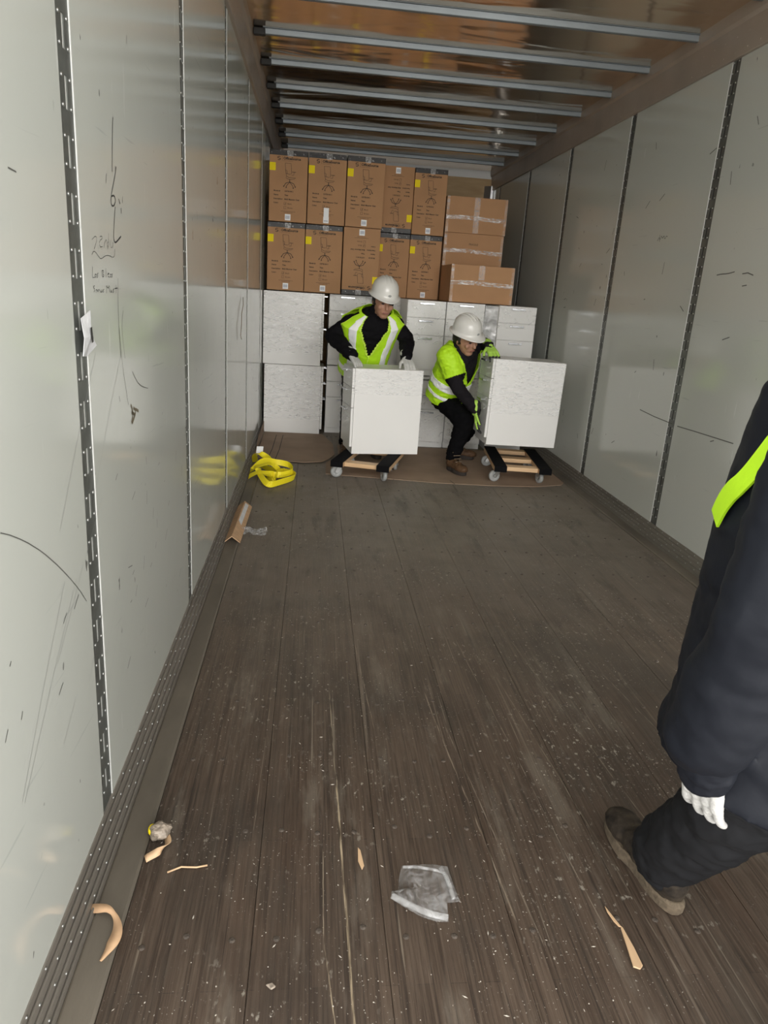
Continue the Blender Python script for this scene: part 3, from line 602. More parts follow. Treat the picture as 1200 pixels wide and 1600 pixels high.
def dolly(loc, rz, wd, ln, label, angs, nbar):
    r = empty('wooden_dolly', loc, (0, 0, rz)); tag(r, label, 'dolly', 'wooden furniture dollies')
    H = .145; t = .045
    for sx in (-1, 1):
        e = MB().box(sx*wd/2-.045, sx*wd/2+.045, -ln/2, ln/2, H-t, H-.008).build('end_board', MAT['wood2'], r, bevel=.003)
        MB().box(sx*wd/2-.047, sx*wd/2+.047, -ln/2-.003, ln/2+.003, H-.010, H).build('carpet_pad', MAT['carpet'], e, bevel=.003)
        MB().box(sx*wd/2-.047, sx*wd/2+.047, -ln/2-.006, -ln/2-.001, H-t-.001, H-.004).build('carpet_flap', MAT['carpet'], e, bevel=.002)
    for k in range(nbar):
        y = -ln/2+.035+(ln-.12)*k/(nbar-1)
        MB().box(-wd/2+.047, wd/2-.047, y, y+.085, H-t+.002, H-.012).build('cross_bar', MAT['wood'], r, bevel=.003)
    i = 0
    for sy in (-1, 1):
        for sx in (-1, 1):
            c = V((sx*wd/2, sy*(ln/2-.11), 0)); a = angs[i]; i += 1
            w_ = empty('caster', c); w_.parent = r; w_.rotation_euler = (0, 0, a); R = .044
            tag(w_)
            w_.name = 'caster'
            MB().box(-.036, .036, -.036, .036, H-t-.004, H-t).build('plate', MAT['zinc'], w_)
            f = MB(); f.cyl((0, 0, H-t-.004), (0, 0, H-t-.012), .022, 14)
            for s in (-1, 1): f.prism([(-.018, H-t-.010), (.018, H-t-.010), (-.022, R-.012), (-.040, R-.006), (-.040, R+.008)], 'y', s*.019-.0015, s*.019+.0015)
            f.cyl((-.030, -.023, R), (-.030, .023, R), .006, 10)
            f.build('fork', MAT['zinc'], w_)
            wm = MB(); rr = []
            for q in range(25):
                th = 2*math.pi*q/24; rr.append([(-.030+math.cos(th)*r0, yy, R+math.sin(th)*r0) for r0, yy in ((.010, -.013), (R-.006, -.014), (R, -.008), (R, .008), (R-.006, .014), (.010, .013))])
            wm.loft(rr, False); wm.build('wheel', MAT['wheel'], w_, smooth=True)
    return r
u18 = math.radians(-17)
ctr = V((.165, 5.075))+V((math.cos(u18), math.sin(u18)))*.20+V((-math.sin(u18), math.cos(u18)))*.31
dolly((ctr.x, ctr.y, .0052), u18, .34, .60, 'wooden dolly with black carpeted ends under the left cabinet', (.5, -1.0, .3, -1.5), 2)
u8 = math.radians(-6.5)
ctr = V((1.385, 5.135))+V((math.cos(u8), math.sin(u8)))*.205+V((-math.sin(u8), math.cos(u8)))*.36
dolly((ctr.x, ctr.y, .0052), u8, .335, .72, 'wooden dolly with black carpeted ends beside the right wall', (.35, -1.2, 0, .6), 3)

# ================================================================== loose things on the floor
# yellow webbing
def ribbon(m, pts, wd, tw, th=.002, taper=None):
    """strip through pts; tw = list of width directions"""
    n = 8; P = []; Wd = []
    k = len(pts)
    for i in range(k-1):
        p0 = V(pts[max(i-1, 0)]); p1 = V(pts[i]); p2 = V(pts[i+1]); p3 = V(pts[min(i+2, k-1)])
        for q in range(n+(i == k-2)):
            t = q/n; P.append(.5*((2*p1)+(p2-p0)*t+(2*p0-5*p1+4*p2-p3)*t*t+(3*p1-p0-3*p2+p3)*t**3)); Wd.append(V(tw[i]).lerp(V(tw[i+1]), t).normalized())
    vs = []
    for i, p in enumerate(P):
        t = (P[min(i+1, len(P)-1)]-P[max(i-1, 0)]).normalized(); b = Wd[i]; b = (b-t*b.dot(t)).normalized(); nn = t.cross(b); wd_ = wd*(1 if taper is None else taper(i/(len(P)-1)))
        vs += [p+b*wd_/2+nn*th/2, p-b*wd_/2+nn*th/2, p-b*wd_/2-nn*th/2, p+b*wd_/2-nn*th/2]
    m.loft([vs[4*i:4*i+4] for i in range(len(P))])
st = MB(); zU = (0, 0, 1); b0 = .012
ribbon(st, [(-.36, 5.33, .035), (-.28, 5.22, .03), (-.14, 5.16, .03), (-.10, 5.02, .035), (-.18, 4.88, .035), (-.27, 4.80, .032), (-.33, 4.90, .06), (-.36, 5.0, .09)], .042, [zU, zU, (.2, 0, 1), (.3, 0, 1), zU, (.5, .3, .7), (0, .7, .7), (0, 1, .3)])
ribbon(st, [(-.40, 5.05, .07), (-.33, 5.15, .11), (-.24, 5.21, .09), (-.15, 5.18, .08), (-.12, 5.08, .06), (-.2, 5.0, .05), (-.32, 4.98, .06)], .042, [(0, 1, .4), (.3, .8, .5), (.2, .5, .9), zU, zU, (.2, .2, 1), (0, 1, .3)])
ribbon(st, [(-.42, 5.10, .05), (-.36, 5.02, .10), (-.28, 5.03, .12), (-.22, 5.10, .06), (-.28, 5.2, .03)], .042, [(0, .8, .6), (0, 1, .2), (0, 1, .2), (.5, .6, .6), zU])
ribbon(st, [(-.42, 4.98, .035), (-.35, 4.93, .08), (-.27, 4.95, .07), (-.23, 5.05, .03)], .042, [(0, .8, .6), (0, 1, .3), (.2, 1, .3), zU])
ribbon(st, [(-.415, 5.48, .02), (-.41, 5.36, .10), (-.37, 5.30, .13), (-.31, 5.33, .09), (-.29, 5.40, .03)], .042, [(1, 0, .2), (1, .2, .2), (.9, .4, 0), (.7, .7, 0), (.6, .7, .3)])
ribbon(st, [(-.30, 5.04, .03), (-.25, 4.95, .02), (-.22, 5.0, .06), (-.18, 5.12, .05)], .042, [zU, (.4, .3, .8), zU, zU])
so = st.build('strap', MAT['strap'], empty('yellow_strap'), smooth=False); so.name = 'webbing'
tag(so.parent, 'heap of yellow webbing strap on the floor by the left wall', 'strap')
MB().obox((-.375, 5.37, .135), (.024, .002, .035), (1, .15, 0), (-.1, .8, -.55), (.05, .55, .8)).build('white_tag', MAT['label'], so.parent)
# V-shaped cardboard corner guard
m = MB(); yA, yB = 3.66, 4.32
for (y, s) in ((yA, 0), (yB, 0)): m.v += [(-.438, y, .012), (-.396, y, .046), (-.352, y, .012), (-.352, y, .006+.010), (-.396, y, .0515), (-.438, y, .0165)]
m.v = [(p[0]+(.008 if p[1] > 4 else 0), p[1], p[2]) for p in m.v]
m.f = [(0, 1, 4, 5), (1, 2, 3, 4), (6, 11, 10, 7), (7, 10, 9, 8), (0, 6, 7, 1), (1, 7, 8, 2), (2, 8, 9, 3), (3, 9, 10, 4), (4, 10, 11, 5), (5, 11, 6, 0)]
o = m.build('corner_guard', MAT['kraft']); tag(o, 'V-shaped brown cardboard corner guard lying along the left floor edge', 'corner guard')
MB().strip([(-.380, 3.86, .0392), (-.372, 4.29, .0392)], (.62, 0, .78), .024, .0008).build('worn_white_facing', MAT['paper'], o, fix=False)
def crumple(name, cx, cy, rx, ry, h, mt, seed, label, cat, n=14, ang=0., base=.0, edge=.75):
    m = MB(); rows = []
    ca, sa = math.cos(ang), math.sin(ang)
    for i in range(n+1):
        for j in range(n+1):
            u = i/n*2-1; v = j/n*2-1
            k = 1+edge*.25*noise.noise(V((u*1.5, v*1.5, seed)))
            x = u*rx*k; y = v*ry*k
            z = base+.001+h*max(0, .35+noise.fractal(V((u*2.2+seed, v*2.2, seed*.7)), .8, 2, 3))
            m.v.append((cx+x*ca-y*sa, cy+x*sa+y*ca, z))
    for i in range(n):
        for j in range(n): a = i*(n+1)+j; m.f.append((a, a+1, a+n+2, a+n+1))
    o = m.build(name, mt, smooth=True, fix=False); tag(o, label, cat); return o
crumple('plastic_shred', -.300, 3.87, .075, .045, .025, MAT['bag'], 3.3, 'small shred of clear plastic film beside the corner guard', 'plastic scrap')
# clear plastic bag
m = MB(); out = [(.258, 1.412), (.33, 1.416), (.371, 1.408), (.374, 1.35), (.382, 1.30), (.350, 1.296), (.345, 1.246), (.318, 1.246), (.285, 1.262), (.25, 1.29), (.222, 1.312), (.225, 1.332), (.240, 1.330), (.246, 1.37)]
c0 = V((.30, 1.335)); n = len(out); rings = 7
for k in range(rings):
    for p in out:
        q = c0.lerp(V(p), (k+1)/rings); z = .002+.010*(1-(k/(rings-1))**3)+.008*abs(noise.noise(V((q.x*38, q.y*38, 2))))*(k > 0)
        m.v.append((q.x, q.y, z))
m.v.append((c0.x, c0.y, .016)); ci = len(m.v)-1
for i in range(n): m.f.append((i, (i+1) % n, ci))
for k in range(rings-1):
    for i in range(n): a = k*n+i; b = k*n+(i+1) % n; m.f.append((a, a+n, b+n, b))
bag = m.build('plastic_bag', MAT['bag'], smooth=True); tag(bag, 'flat clear plastic bag lying in the middle of the wooden floor', 'plastic bag')
fo = MB(); ribbon(fo, [(.224, 1.318, .008), (.26, 1.285, .014), (.30, 1.262, .013), (.345, 1.252, .008)], .014, [(.5, .6, .3)]*4, .001); ribbon(fo, [(.26, 1.405, .006), (.29, 1.396, .014), (.335, 1.385, .015), (.36, 1.380, .008)], .007, [(0, 1, .3)]*4, .001); ribbon(fo, [(.352, 1.402, .006), (.360, 1.36, .014), (.366, 1.30, .012)], .010, [(1, 0, .3)]*3, .001)
fo.build('fold', MAT['bag'], bag, smooth=True)
# torn strip of kraft paper
m = MB(); ribbon(m, [(-.452, 1.296, .012), (-.425, 1.285, .024), (-.398, 1.276, .030), (-.378, 1.258, .022), (-.369, 1.228, .018), (-.374, 1.197, .014), (-.386, 1.166, .0115)], .021, [(0, .6, .6), (.2, .8, .5), (.4, .7, .3), (1, .2, .2), (1, 0, .1), (1, .1, .1), (1, .3, 0)], .0014, lambda q: (.62+.28*math.sin(q*9)+.5*max(0, math.sin(q*6.3-2.6)))*(1 if q < .8 else 1-(q-.8)*3.6))
tag(m.build('torn_cardboard_strip', MAT['kraft'], smooth=True), 'curled tan strip of torn cardboard lying on the left floor edge', 'cardboard scrap')
# ball of used tape with a card tail
r = empty('tape_ball', (-.338, 1.52, .0)); tag(r, 'crumpled ball of used tape with a cardboard tail by the left floor edge', 'tape ball')
m = MB(); m.ellip((0, 0, .021), (.027, .004, 0), (-.004, .024, 0), (0, 0, .020), 18, 12)
m.v = [tuple(V(p)+(V(p)-V((0, 0, .021)))*.35*noise.noise(V(p)*70)) for p in m.v]; m.v = [(p[0], p[1], max(p[2], .0012)) for p in m.v]
m.build('ball', MAT['tapeball'], r)
m = MB(); m.ellip((-.021, .004, .022), (.010, 0, 0), (0, .014, 0), (0, 0, .014), 12, 8); m.build('yellow_patch', MAT['yellow'], r, smooth=True)
m = MB(); ribbon(m, [(.018, -.010, .012), (.024, -.035, .014), (.008, -.062, .016), (-.012, -.075, .012), (-.02, -.078, .008)], .018, [(.6, .2, .6), (.8, 0, .5), (.3, .7, .5), (0, .8, .5), (0, .8, .5)], .0013); m.build('cardboard_tail', MAT['splinter'], r, smooth=True)
# splinters
m = MB(); m.prism([(.722, 1.279), (.726, 1.264), (.737, 1.224), (.741, 1.218), (.732, 1.222), (.726, 1.236), (.721, 1.262)], 'z', .0012, .004); m.prism([(.735, 1.218), (.740, 1.218), (.744, 1.165), (.744, 1.122), (.735, 1.114), (.722, 1.120), (.729, 1.17)], 'z', .0012, .005)
tag(m.build('wood_splinter', MAT['splinter'], bevel=.0008, seg=1), 'long pale wood splinter lying near the walking person\'s shoe', 'splinter')
m = MB(); m.prism([(.154, 1.475), (.160, 1.465), (.166, 1.415), (.160, 1.402), (.152, 1.43)], 'z', .0012, .0045); tag(m.build('wood_splinter', MAT['splinter'], bevel=.0008, seg=1), 'small pale wood chip beside the long scratch in the floor', 'splinter')
m = MB(); m.prism([(-.052, 1.108), (-.038, 1.112), (-.030, 1.103), (-.04, 1.096)], 'z', .0012, .006); tag(m.build('wood_splinter', MAT['tapeball'], bevel=.002, seg=1), 'tiny whitish chip on the floor at the bottom edge of the picture', 'splinter')
m = MB(); m.tube([(-.30, 1.405, .003), (-.27, 1.418, .006), (-.235, 1.418, .004), (-.21, 1.425, .003)], .0022, 6); tag(m.build('twig', MAT['splinter'], smooth=True), 'thin curved straw on the floor right of the tape ball', 'straw')
dm = MB(); rd = random.Random(5)
for _ in range(1500):
    y = 1.0+3.6*rd.random()**1.3; x = rd.uniform(-.34, 1.9)
    if .7 < x < 1.1 and y < 1.75: continue
    s = rd.uniform(.0006, .0019); a = rd.uniform(0, 3.14); e = rd.choice((1, 1, 1.5, 3.5))
    c, sn = math.cos(a)*s*e, math.sin(a)*s*e
    dm.add([(x-c, y-sn, .0004), (x+sn/e, y-c/e, .0004), (x+c, y+sn, .0004), (x-sn/e, y+c/e, .0004), (x, y, .0004+s*.7)], [(0, 1, 4), (1, 2, 4), (2, 3, 4), (3, 0, 4)])
tag(dm.build('wood_crumbs', MAT['crumb'], fix=False), 'pale wood crumbs and dust scattered over the floor', 'debris', kind='stuff')

# ================================================================== people
def blob(name, mb, mt, parent, off, voxel=.007, it=3, amp=0., sc=14., label=None):
    """overlapping closed solids -> one continuous smooth skin"""
    me = mb.mesh(name, off); o = link(bpy.data.objects.new(name, me))
    r = o.modifiers.new('r', 'REMESH'); r.mode = 'VOXEL'; r.voxel_size = voxel
    s = o.modifiers.new('s', 'SMOOTH'); s.iterations = it; s.factor = .5
    dg = bpy.context.evaluated_depsgraph_get(); dg.update(); m2 = bpy.data.meshes.new_from_object(o.evaluated_get(dg))
    bpy.data.objects.remove(o); bpy.data.meshes.remove(me)
    if amp:
        m2.update(); ns = [v.normal.copy() for v in m2.vertices]
        for v, n in zip(m2.vertices, ns):
            q = v.co*sc; v.co += n*amp*(noise.fractal(V((q.x, q.y, q.z*1.6)), .7, 2.1, 3))
    m2.name = name
    return mkobj(name, m2, mt, parent, smooth=True, label=label)
class Torso:
    def __init__(s, rings):    # (centre, S(left), F(front), half width, half depth) from hem to neck
        s.r = [(V(c), V(S_).normalized(), V(F).normalized(), a, b) for c, S_, F, a, b in rings]
    def at(s, v):
        k = len(s.r)-1; x = max(0, min(k-1e-6, v*k)); i = int(x); t = x-i; t2 = t*t*(3-2*t)*.5+t*.5
        A, B = s.r[i], s.r[i+1]
        return tuple(A[j].lerp(B[j], t2) for j in range(3))+tuple(A[j]*(1-t2)+B[j]*t2 for j in (3, 4))
    def pt(s, v, th, off=0.):
        c, S_, F, a, b = s.at(v); cs, sn = math.cos(th), math.sin(th); e = .86
        return c+S_*(a+off)*math.copysign(abs(sn)**e, sn)+F*(b+off)*math.copysign(abs(cs)**e, cs)
    def solid(s, mb, off=0., nv=16, n=32, v0=0., v1=1.):
        mb.loft([[s.pt(v0+(v1-v0)*i/nv, 2*math.pi*k/n, off) for k in range(n)] for i in range(nv+1)])
    def shell(s, name, mt, parent, rootloc, keep, off, nt=180, nv=110, amp=.004, sc=15, thick=.003, v0=0., v1=1.):
        m = MB(); g = {}
        def vid(i, j):
            i %= nt
            if (i, j) not in g:
                th = 2*math.pi*i/nt; v = v0+(v1-v0)*j/nv; p = s.pt(v, th, off); c = s.at(v)[0]; d = (p-c).normalized()
                p = p+d*amp*(noise.fractal(V((p.x*sc, p.y*sc, p.z*sc*.7)), .7, 2, 3)); g[(i, j)] = len(m.v); m.v.append(tuple(p-V(rootloc)))
            return g[(i, j)]
        for j in range(nv):
            for i in range(nt):
                th = (2*math.pi*(i+.5)/nt+math.pi) % (2*math.pi)-math.pi; v = v0+(v1-v0)*(j+.5)/nv
                if keep(th, v): m.f.append((vid(i, j), vid(i+1, j), vid(i+1, j+1), vid(i, j+1)))
        if not m.f: return None
        o = m.build(name, mt, parent, smooth=True, fix=False)
        md = o.modifiers.new('t', 'SOLIDIFY'); md.thickness = thick; md.offset = 1
        return o
def limb(mb, pts, rad):
    for (p, q, a, b) in zip(pts, pts[1:], rad, rad[1:]): mb.capsule(p, a, q, b)
def hand(mb, w_, d, n, side, curl=.35, size=1., spread=.05, rad=.0095):
    """w_ wrist, d towards the fingers, n palm normal (fingers curl that way), side +1/-1 puts the thumb on d x n * side"""
    w_ = V(w_); d = V(d).normalized(); n = V(n); n = (n-d*n.dot(d)).normalized(); t = d.cross(n)*side
    L = .088*size; r = rad*size
    for k in (-1.4, -.5, .5, 1.4): mb.capsule(w_+t*k*.014*size, .015*size, w_+d*L*.93+t*k*.0215*size, .0125*size, 10)
    tips = []
    for k, ln_ in zip((1.5, .5, -.5, -1.5), (.074, .082, .077, .060)):
        p = w_+d*L*.93+t*k*.0215*size; dd = (d+t*k*spread).normalized(); a = curl*.5
        for seg, fr in enumerate((.46, .30, .24)):
            v = dd*math.cos(a)+n*math.sin(a); q = p+v*ln_*fr*size; mb.capsule(p, r*(1.05-.1*seg), q, r*(.97-.1*seg), 10); p = q; a += curl
    p = w_+d*L*.28+t*.026*size; a = (d*.72+t*.68+n*.25).normalized(); q = p+a*.042*size; mb.capsule(p, .0135*size, q, .011*size, 10); a2 = (d*.9+t*.25+n*.35).normalized(); mb.capsule(q, .0108*size, q+a2*.032*size, .009*size, 10)
def frame(u, f):
    u = V(u).normalized(); f = V(f); f = (f-u*f.dot(u)).normalized(); return u, f, u.cross(f)*-1
def head_solids(mb, H, u, f, neck):
    u, f, s = frame(u, f); H = V(H)
    mb.ellip(H+u*.030-f*.012, s*.074, f*.094, u*.088); mb.ellip(H-u*.030+f*.022, s*.060, f*.066, u*.080); mb.ellip(H-u*.085+f*.048, s*.036, f*.034, u*.026)
    mb.capsule(H+u*.012+f*.088, .008, H-u*.022+f*.104, .013, 10); mb.ellip(H+u*.026+f*.072, s*.052, f*.020, u*.014); mb.ellip(H-u*.058+f*.080, s*.024, f*.012, u*.011)
    for k in (-1, 1): mb.ellip(H+s*k*.074-f*.008-u*.004, s*.009, f*.018+u*.004, u*.030); mb.ellip(H+s*k*.040-u*.020+f*.066, s*.022, f*.016, u*.020)
    mb.capsule(neck, .058, H-u*.045-f*.02, .052)
def helmet(H, u, f, parent, off, full=.0, lab='white hard hat', K=.87):
    u, f, s = frame(u, f); u = u*K; f = f*K; s = s*K; B = V(H)+u*.050-f*.004; off = V(off)
    r = link(bpy.data.objects.new('hard_hat', None)) if False else None
    m = MB(); n = 40; rings = []
    def ring(a, b, z, vis=0.):
        out = []
        for k in range(n):
            q = 2*math.pi*k/n; fr = max(0, math.cos(q))
            out.append(B+s*math.sin(q)*a+f*math.cos(q)*(b+vis*fr**2)+u*(z-(.014 if vis else 0)*fr**2))
        return out
    for a, b, z, vis in ((.098, .118, -.004, 0), (.134+full, .155+full, -.010, .038), (.137+full, .158+full, -.006, .040), (.130+full, .150+full, -.001, .034), (.117, .139, .006, .004), (.116, .138, .022, 0), (.113, .135, .052, 0), (.103, .124, .088, 0), (.084, .101, .117, 0), (.055, .066, .137, 0), (.022, .026, .147, 0), (.002, .002, .148, 0)): rings.append(ring(a, b, z, vis))
    m.loft(rings, False); o = m.build('hard_hat', MAT['helmet'], parent, off, smooth=True, label=lab)
    rd = MB()
    for k in (-1, 0, 1):
        pts = []
        for i in range(13):
            q = math.radians(-62+124*i/12); x = k*.030
            sc = math.sqrt(max(0, 1-(x/.113)**2)); pts.append(B+s*x+f*math.sin(q)*.136*sc+u*(.012+math.cos(q)*.138*sc))
        rd.tube(pts, [.001]+[.0075]*11+[.001], 8)
    rd.build('ridge', MAT['helmet'], o, off, smooth=True)
    MB().ellip(B+f*.139+u*.026, s*.014, f*.003, u*.010, 12, 8).build('badge', MAT['grey_scuff'], o, off, smooth=True)
    return o
def face_bits(H, u, f, parent, off):
    u, f, s = frame(u, f); H = V(H)
    for k in (-1, 1):
        MB().ellip(H+s*k*.030+u*.010+f*.080, s*.012, f*.008, u*.006, 10, 8).build('eye', MAT['eye'], parent, off, smooth=True)
        MB().capsule(H+s*k*.016+u*.030+f*.089, .004, H+s*k*.048+u*.028+f*.076, .003, 8).build('eyebrow', MAT['hair'], parent, off, smooth=True)
    MB().capsule(H-s*.018-u*.056+f*.089, .005, H+s*.018-u*.056+f*.089, .005, 8).build('mouth', MAT['lip'], parent, off, smooth=True)
    hb = MB(); n = 24
    hb.loft([[H+s*math.sin(q)*(.078*k2)+f*(math.cos(q)*.098*k2-.014)+u*z for q in [math.pi*.42+math.pi*1.16*k/(n-1) for k in range(n)]] for z, k2 in ((-.02, .99), (.02, 1.02), (.05, 1.0))], False)
    o = hb.build('hair', MAT['hair'], parent, off, smooth=True, fix=False); md = o.modifiers.new('t', 'SOLIDIFY'); md.thickness = .008; md.offset = 0
def boot(parent, off, heel, toe, z, ankle, bm, sm, size=1., lift=0., laces=True, shaft=.14):
    heel = V((*heel, z)); toe = V((*toe, z)); d = (toe-heel); L = d.length; d.normalize(); sd = V((d.y, -d.x, 0)); up = V((0, 0, 1))
    m = MB(); m.ellip(heel+d*L*.17+up*.060, d*.052, sd*.040, up*.048); m.capsule(heel+d*L*.22+up*.058, .042, heel+d*L*.58+up*.050, .042); m.ellip(heel+d*L*.76+up*.046, d*.075, sd*.047, up*.034)
    m.capsule(heel+d*L*.2+up*.06, .046, V(ankle)+(V(ankle)-(heel+d*L*.2+up*.06)).normalized()*(shaft-.10), .052)
    b = blob('boot', m, bm, parent, off, .005, 3, .003, 40)
    so = MB(); ol = []
    for k in range(28):
        q = 2*math.pi*k/28; c, sn = math.cos(q), math.sin(q); wv = .047 if c > 0 else .042; wv *= (1-.16*math.exp(-((c+.15)/.3)**2))
        ol.append((L*.5*c, wv*math.copysign(abs(sn)**.75, sn)))
    so.loft([[heel+d*(L*.5+p[0]*k2)+sd*p[1]*k2+up*zz for p in ol] for zz, k2 in ((.0, .97), (.004, 1), (.026, 1.02), (.034, .97))])
    so.build('sole', sm, b, off, smooth=False, bevel=.002)
    if laces:
        lc = MB()
        for i in range(4):
            p = heel+d*L*(.60-.07*i)+up*(.088+.022*i); lc.capsule(p-sd*.028, .0035, p+sd*.028, .0035, 6)
        lc.build('laces', MAT['lace'], b, off, smooth=True)
    return b

def vest_on(T, root, loc, off, vn, hw, arm0, hem=.0, stripes=True, band=(.10, .20), sx=(.50, .74), arm=(1.05, 2.25), amp=.005):
    """lime vest: vn = lowest point of the V, hw = its half angle at the top, arm0 = where the armholes start"""
    def keep(th, v):
        a = abs(th)
        if v > vn and a < hw*((v-vn)/(1-vn))**.8: return False
        if v > arm0:
            mid = (arm[0]+arm[1])/2; half = (arm[1]-arm[0])/2*min(1, ((v-arm0)/.14)**.5)
            if abs(a-mid) < half and v < .93: return False
        return v < .97
    vo = T.shell('safety_vest', MAT['vest'], root, loc, keep, off, amp=amp, v0=hem, v1=1.)
    st = lambda th, v: keep(th, v) and ((sx[0]+.12*v < abs(th) < sx[1]+.12*v and v > band[1]-.01 and keep(th+.06, v) and keep(th-.06, v)) or band[0] < v < band[1] or (math.pi-.62 < abs(th) < math.pi-.36 and v > band[1]))
    if stripes:
        o = T.shell('reflective_stripe', MAT['refl'], vo, loc, st, off+.0045, amp=amp, v0=hem, v1=1., thick=.0012)
        e = T.shell('edge_binding', MAT['vest_trim'], vo, loc, lambda th, v: keep(th, v) and not (keep(th+.055, v) and keep(th-.055, v) and keep(th, v+.014)) and v < .93, off+.004, amp=amp, v0=hem, v1=1., thick=.0012)
    zp = MB(); zp.tube([T.pt(hem+(vn-hem)*k/8, 0, off+.006) for k in range(9)], .004, 6); zp.build('zip', MAT['vest_trim'], vo, loc, smooth=True)
    return vo

# ---------------- worker leaning over the left cabinet
R1 = V((.42, 5.95, .004)); p1 = empty('person', R1); tag(p1, 'person in lime vest, black jacket and white hard hat leaning over the left cabinet', 'person', 'workers in hard hats')
t_ = V((.11, -.58, .81)); S1 = V((1, .03, .04)); F1 = S1.cross(t_)
T1 = Torso([((.400, 5.98, .70), S1, F1, .175, .135), ((.405, 5.92, .80), S1, F1, .178, .130), ((.42, 5.83, .92), S1, F1, .182, .128), ((.435, 5.74, 1.04), S1, F1, .192, .125), ((.445, 5.685, 1.115), S1, F1, .185, .112), ((.46, 5.655, 1.165), S1, F1, .118, .085), ((.468, 5.63, 1.20), S1, F1, .066, .062)])
H1, u1, f1 = V((.506, 5.545, 1.262)), V((.10, -.26, .95)), V((.20, -.9, -.42))
shR, elR, wrR = V((.275, 5.71, 1.095)), V((.150, 5.74, .985)), V((.292, 5.525, .862)); shL, elL, wrL = V((.625, 5.71, 1.105)), V((.722, 5.73, .985)), V((.705, 5.53, .868))
hips1 = [V((.33, 5.99, .68)), V((.50, 5.99, .68))]; knees1 = [V((.31, 5.86, .38)), V((.52, 5.86, .38))]; ank1 = [V((.30, 5.99, .10)), V((.54, 6.03, .10))]
bd = MB(); T1.solid(bd, -.035); head_solids(bd, H1, u1, f1, V((.462, 5.65, 1.16))); limb(bd, [shR, elR, wrR], [.05, .04, .03]); limb(bd, [shL, elL, wrL], [.05, .04, .03])
for i in (0, 1): limb(bd, [hips1[i], knees1[i], ank1[i]], [.075, .055, .04])
blob('body', bd, MAT['skin'], p1, R1, .006, 3); face_bits(H1, u1, f1, p1, R1)
jk = MB(); T1.solid(jk, 0, v1=.97); limb(jk, [shR, elR, wrR], [.062, .066, .046]); limb(jk, [shL, elL, wrL], [.060, .062, .045]); jk.capsule(V((.462, 5.665, 1.15)), .075, V((.475, 5.62, 1.195)), .066)
blob('jacket', jk, MAT['jacket'], p1, R1, .008, 3, .008, 16)
tr = MB(); tr.ellip((.415, 5.985, .70), S1*.165, F1*.12, V((0, 0, .13)))
for i in (0, 1): limb(tr, [hips1[i], knees1[i], ank1[i]], [.092, .072, .058])
blob('trousers', tr, MAT['jeans'], p1, R1, .009, 3, .008, 18)
T1v = Torso([(c, S_, F, a+da, b) for (c, S_, F, a, b), da in zip(T1.r, (.005, .0, .0, .012, .040, .045, .02))]); vest_on(T1v, p1, R1, .017, .36, .62, .56, .06, band=(.12, .20), sx=(.42, .76), arm=(1.34, 2.0))
helmet(H1+V((0,0,.014)), u1, f1, p1, R1)
for nm, w_, d, sd in (('glove', wrR, (.42, -.62, -.55), 1), ('glove', wrL, (.18, -.80, -.52), -1)):
    g = MB(); hand(g, w_, d, (0, -.25, -1), sd, .42, 1.12); g.capsule(w_-V(d).normalized()*.045, .040, w_+V(d).normalized()*.01, .036)
    blob('glove', g, MAT['glove_g'], p1, R1, .004, 2)
boot(p1, R1, (.295, 6.02), (.285, 5.75), 0.008, ank1[0], MAT['boot'], MAT['sole']); boot(p1, R1, (.54, 6.06), (.56, 5.79), 0.008, ank1[1], MAT['boot'], MAT['sole'])

# ---------------- worker crouching beside the right cabinet
R2 = V((1.16, 5.65, .004)); p2 = empty('person', R2); tag(p2, 'person in lime vest, black trousers and white hard hat crouching beside the right cabinet', 'person', 'workers in hard hats')
t_ = V((.14, -.50, .85)).normalized(); S2 = V((.74, .67, .10)).normalized(); S2 = (S2-t_*S2.dot(t_)).normalized(); F2 = S2.cross(t_)
T2 = Torso([((1.085, 5.83, .55), S2, F2, .150, .130), ((1.095, 5.78, .64), S2, F2, .155, .130), ((1.115, 5.71, .75), S2, F2, .160, .128), ((1.13, 5.635, .86), S2, F2, .165, .122), ((1.135, 5.595, .935), S2, F2, .160, .108), ((1.135, 5.57, .975), S2, F2, .110, .082), ((1.137, 5.55, 1.01), S2, F2, .064, .060)])
H2, u2, f2 = V((1.142, 5.50, 1.03)), V((.02, -.34, .93)), V((.55, -.70, -.50))
cS = V((1.135, 5.60, .93)); shR, shL = cS-S2*.150, cS+S2*.150
elR, wrR = V((1.105, 5.47, .675)), V((1.262, 5.435, .505)); elL, wrL = V((1.318, 5.72, 1.0)), V((1.338, 5.545, .985))
hips2 = [V((1.045, 5.80, .56)), V((1.17, 5.88, .56))]; knees2 = [V((1.195, 5.52, .40)), V((1.30, 5.78, .32))]; ank2 = [V((1.135, 5.535, .12)), V((1.245, 6.0, .115))]
bd = MB(); T2.solid(bd, -.035); head_solids(bd, H2, u2, f2, V((1.135, 5.57, .96))); limb(bd, [shR, elR, wrR], [.05, .04, .03]); limb(bd, [shL, elL, wrL], [.05, .04, .03])
for i in (0, 1): limb(bd, [hips2[i], knees2[i], ank2[i]], [.07, .05, .04])
blob('body', bd, MAT['skin'], p2, R2, .006, 3); face_bits(H2, u2, f2, p2, R2)
jk = MB(); T2.solid(jk, 0, v1=.97); limb(jk, [shR, elR, wrR], [.062, .054, .038]); limb(jk, [shL, elL, wrL], [.06, .05, .040]); jk.capsule(V((1.135, 5.575, .965)), .07, V((1.138, 5.55, 1.0)), .060)
blob('sweatshirt', jk, MAT['shirt'], p2, R2, .008, 3, .007, 18)
tr = MB(); tr.ellip((1.10, 5.83, .56), S2*.150, F2*.12, t_*.13)
for i in (0, 1): limb(tr, [hips2[i], knees2[i], ank2[i]], [.092, .074, .056])
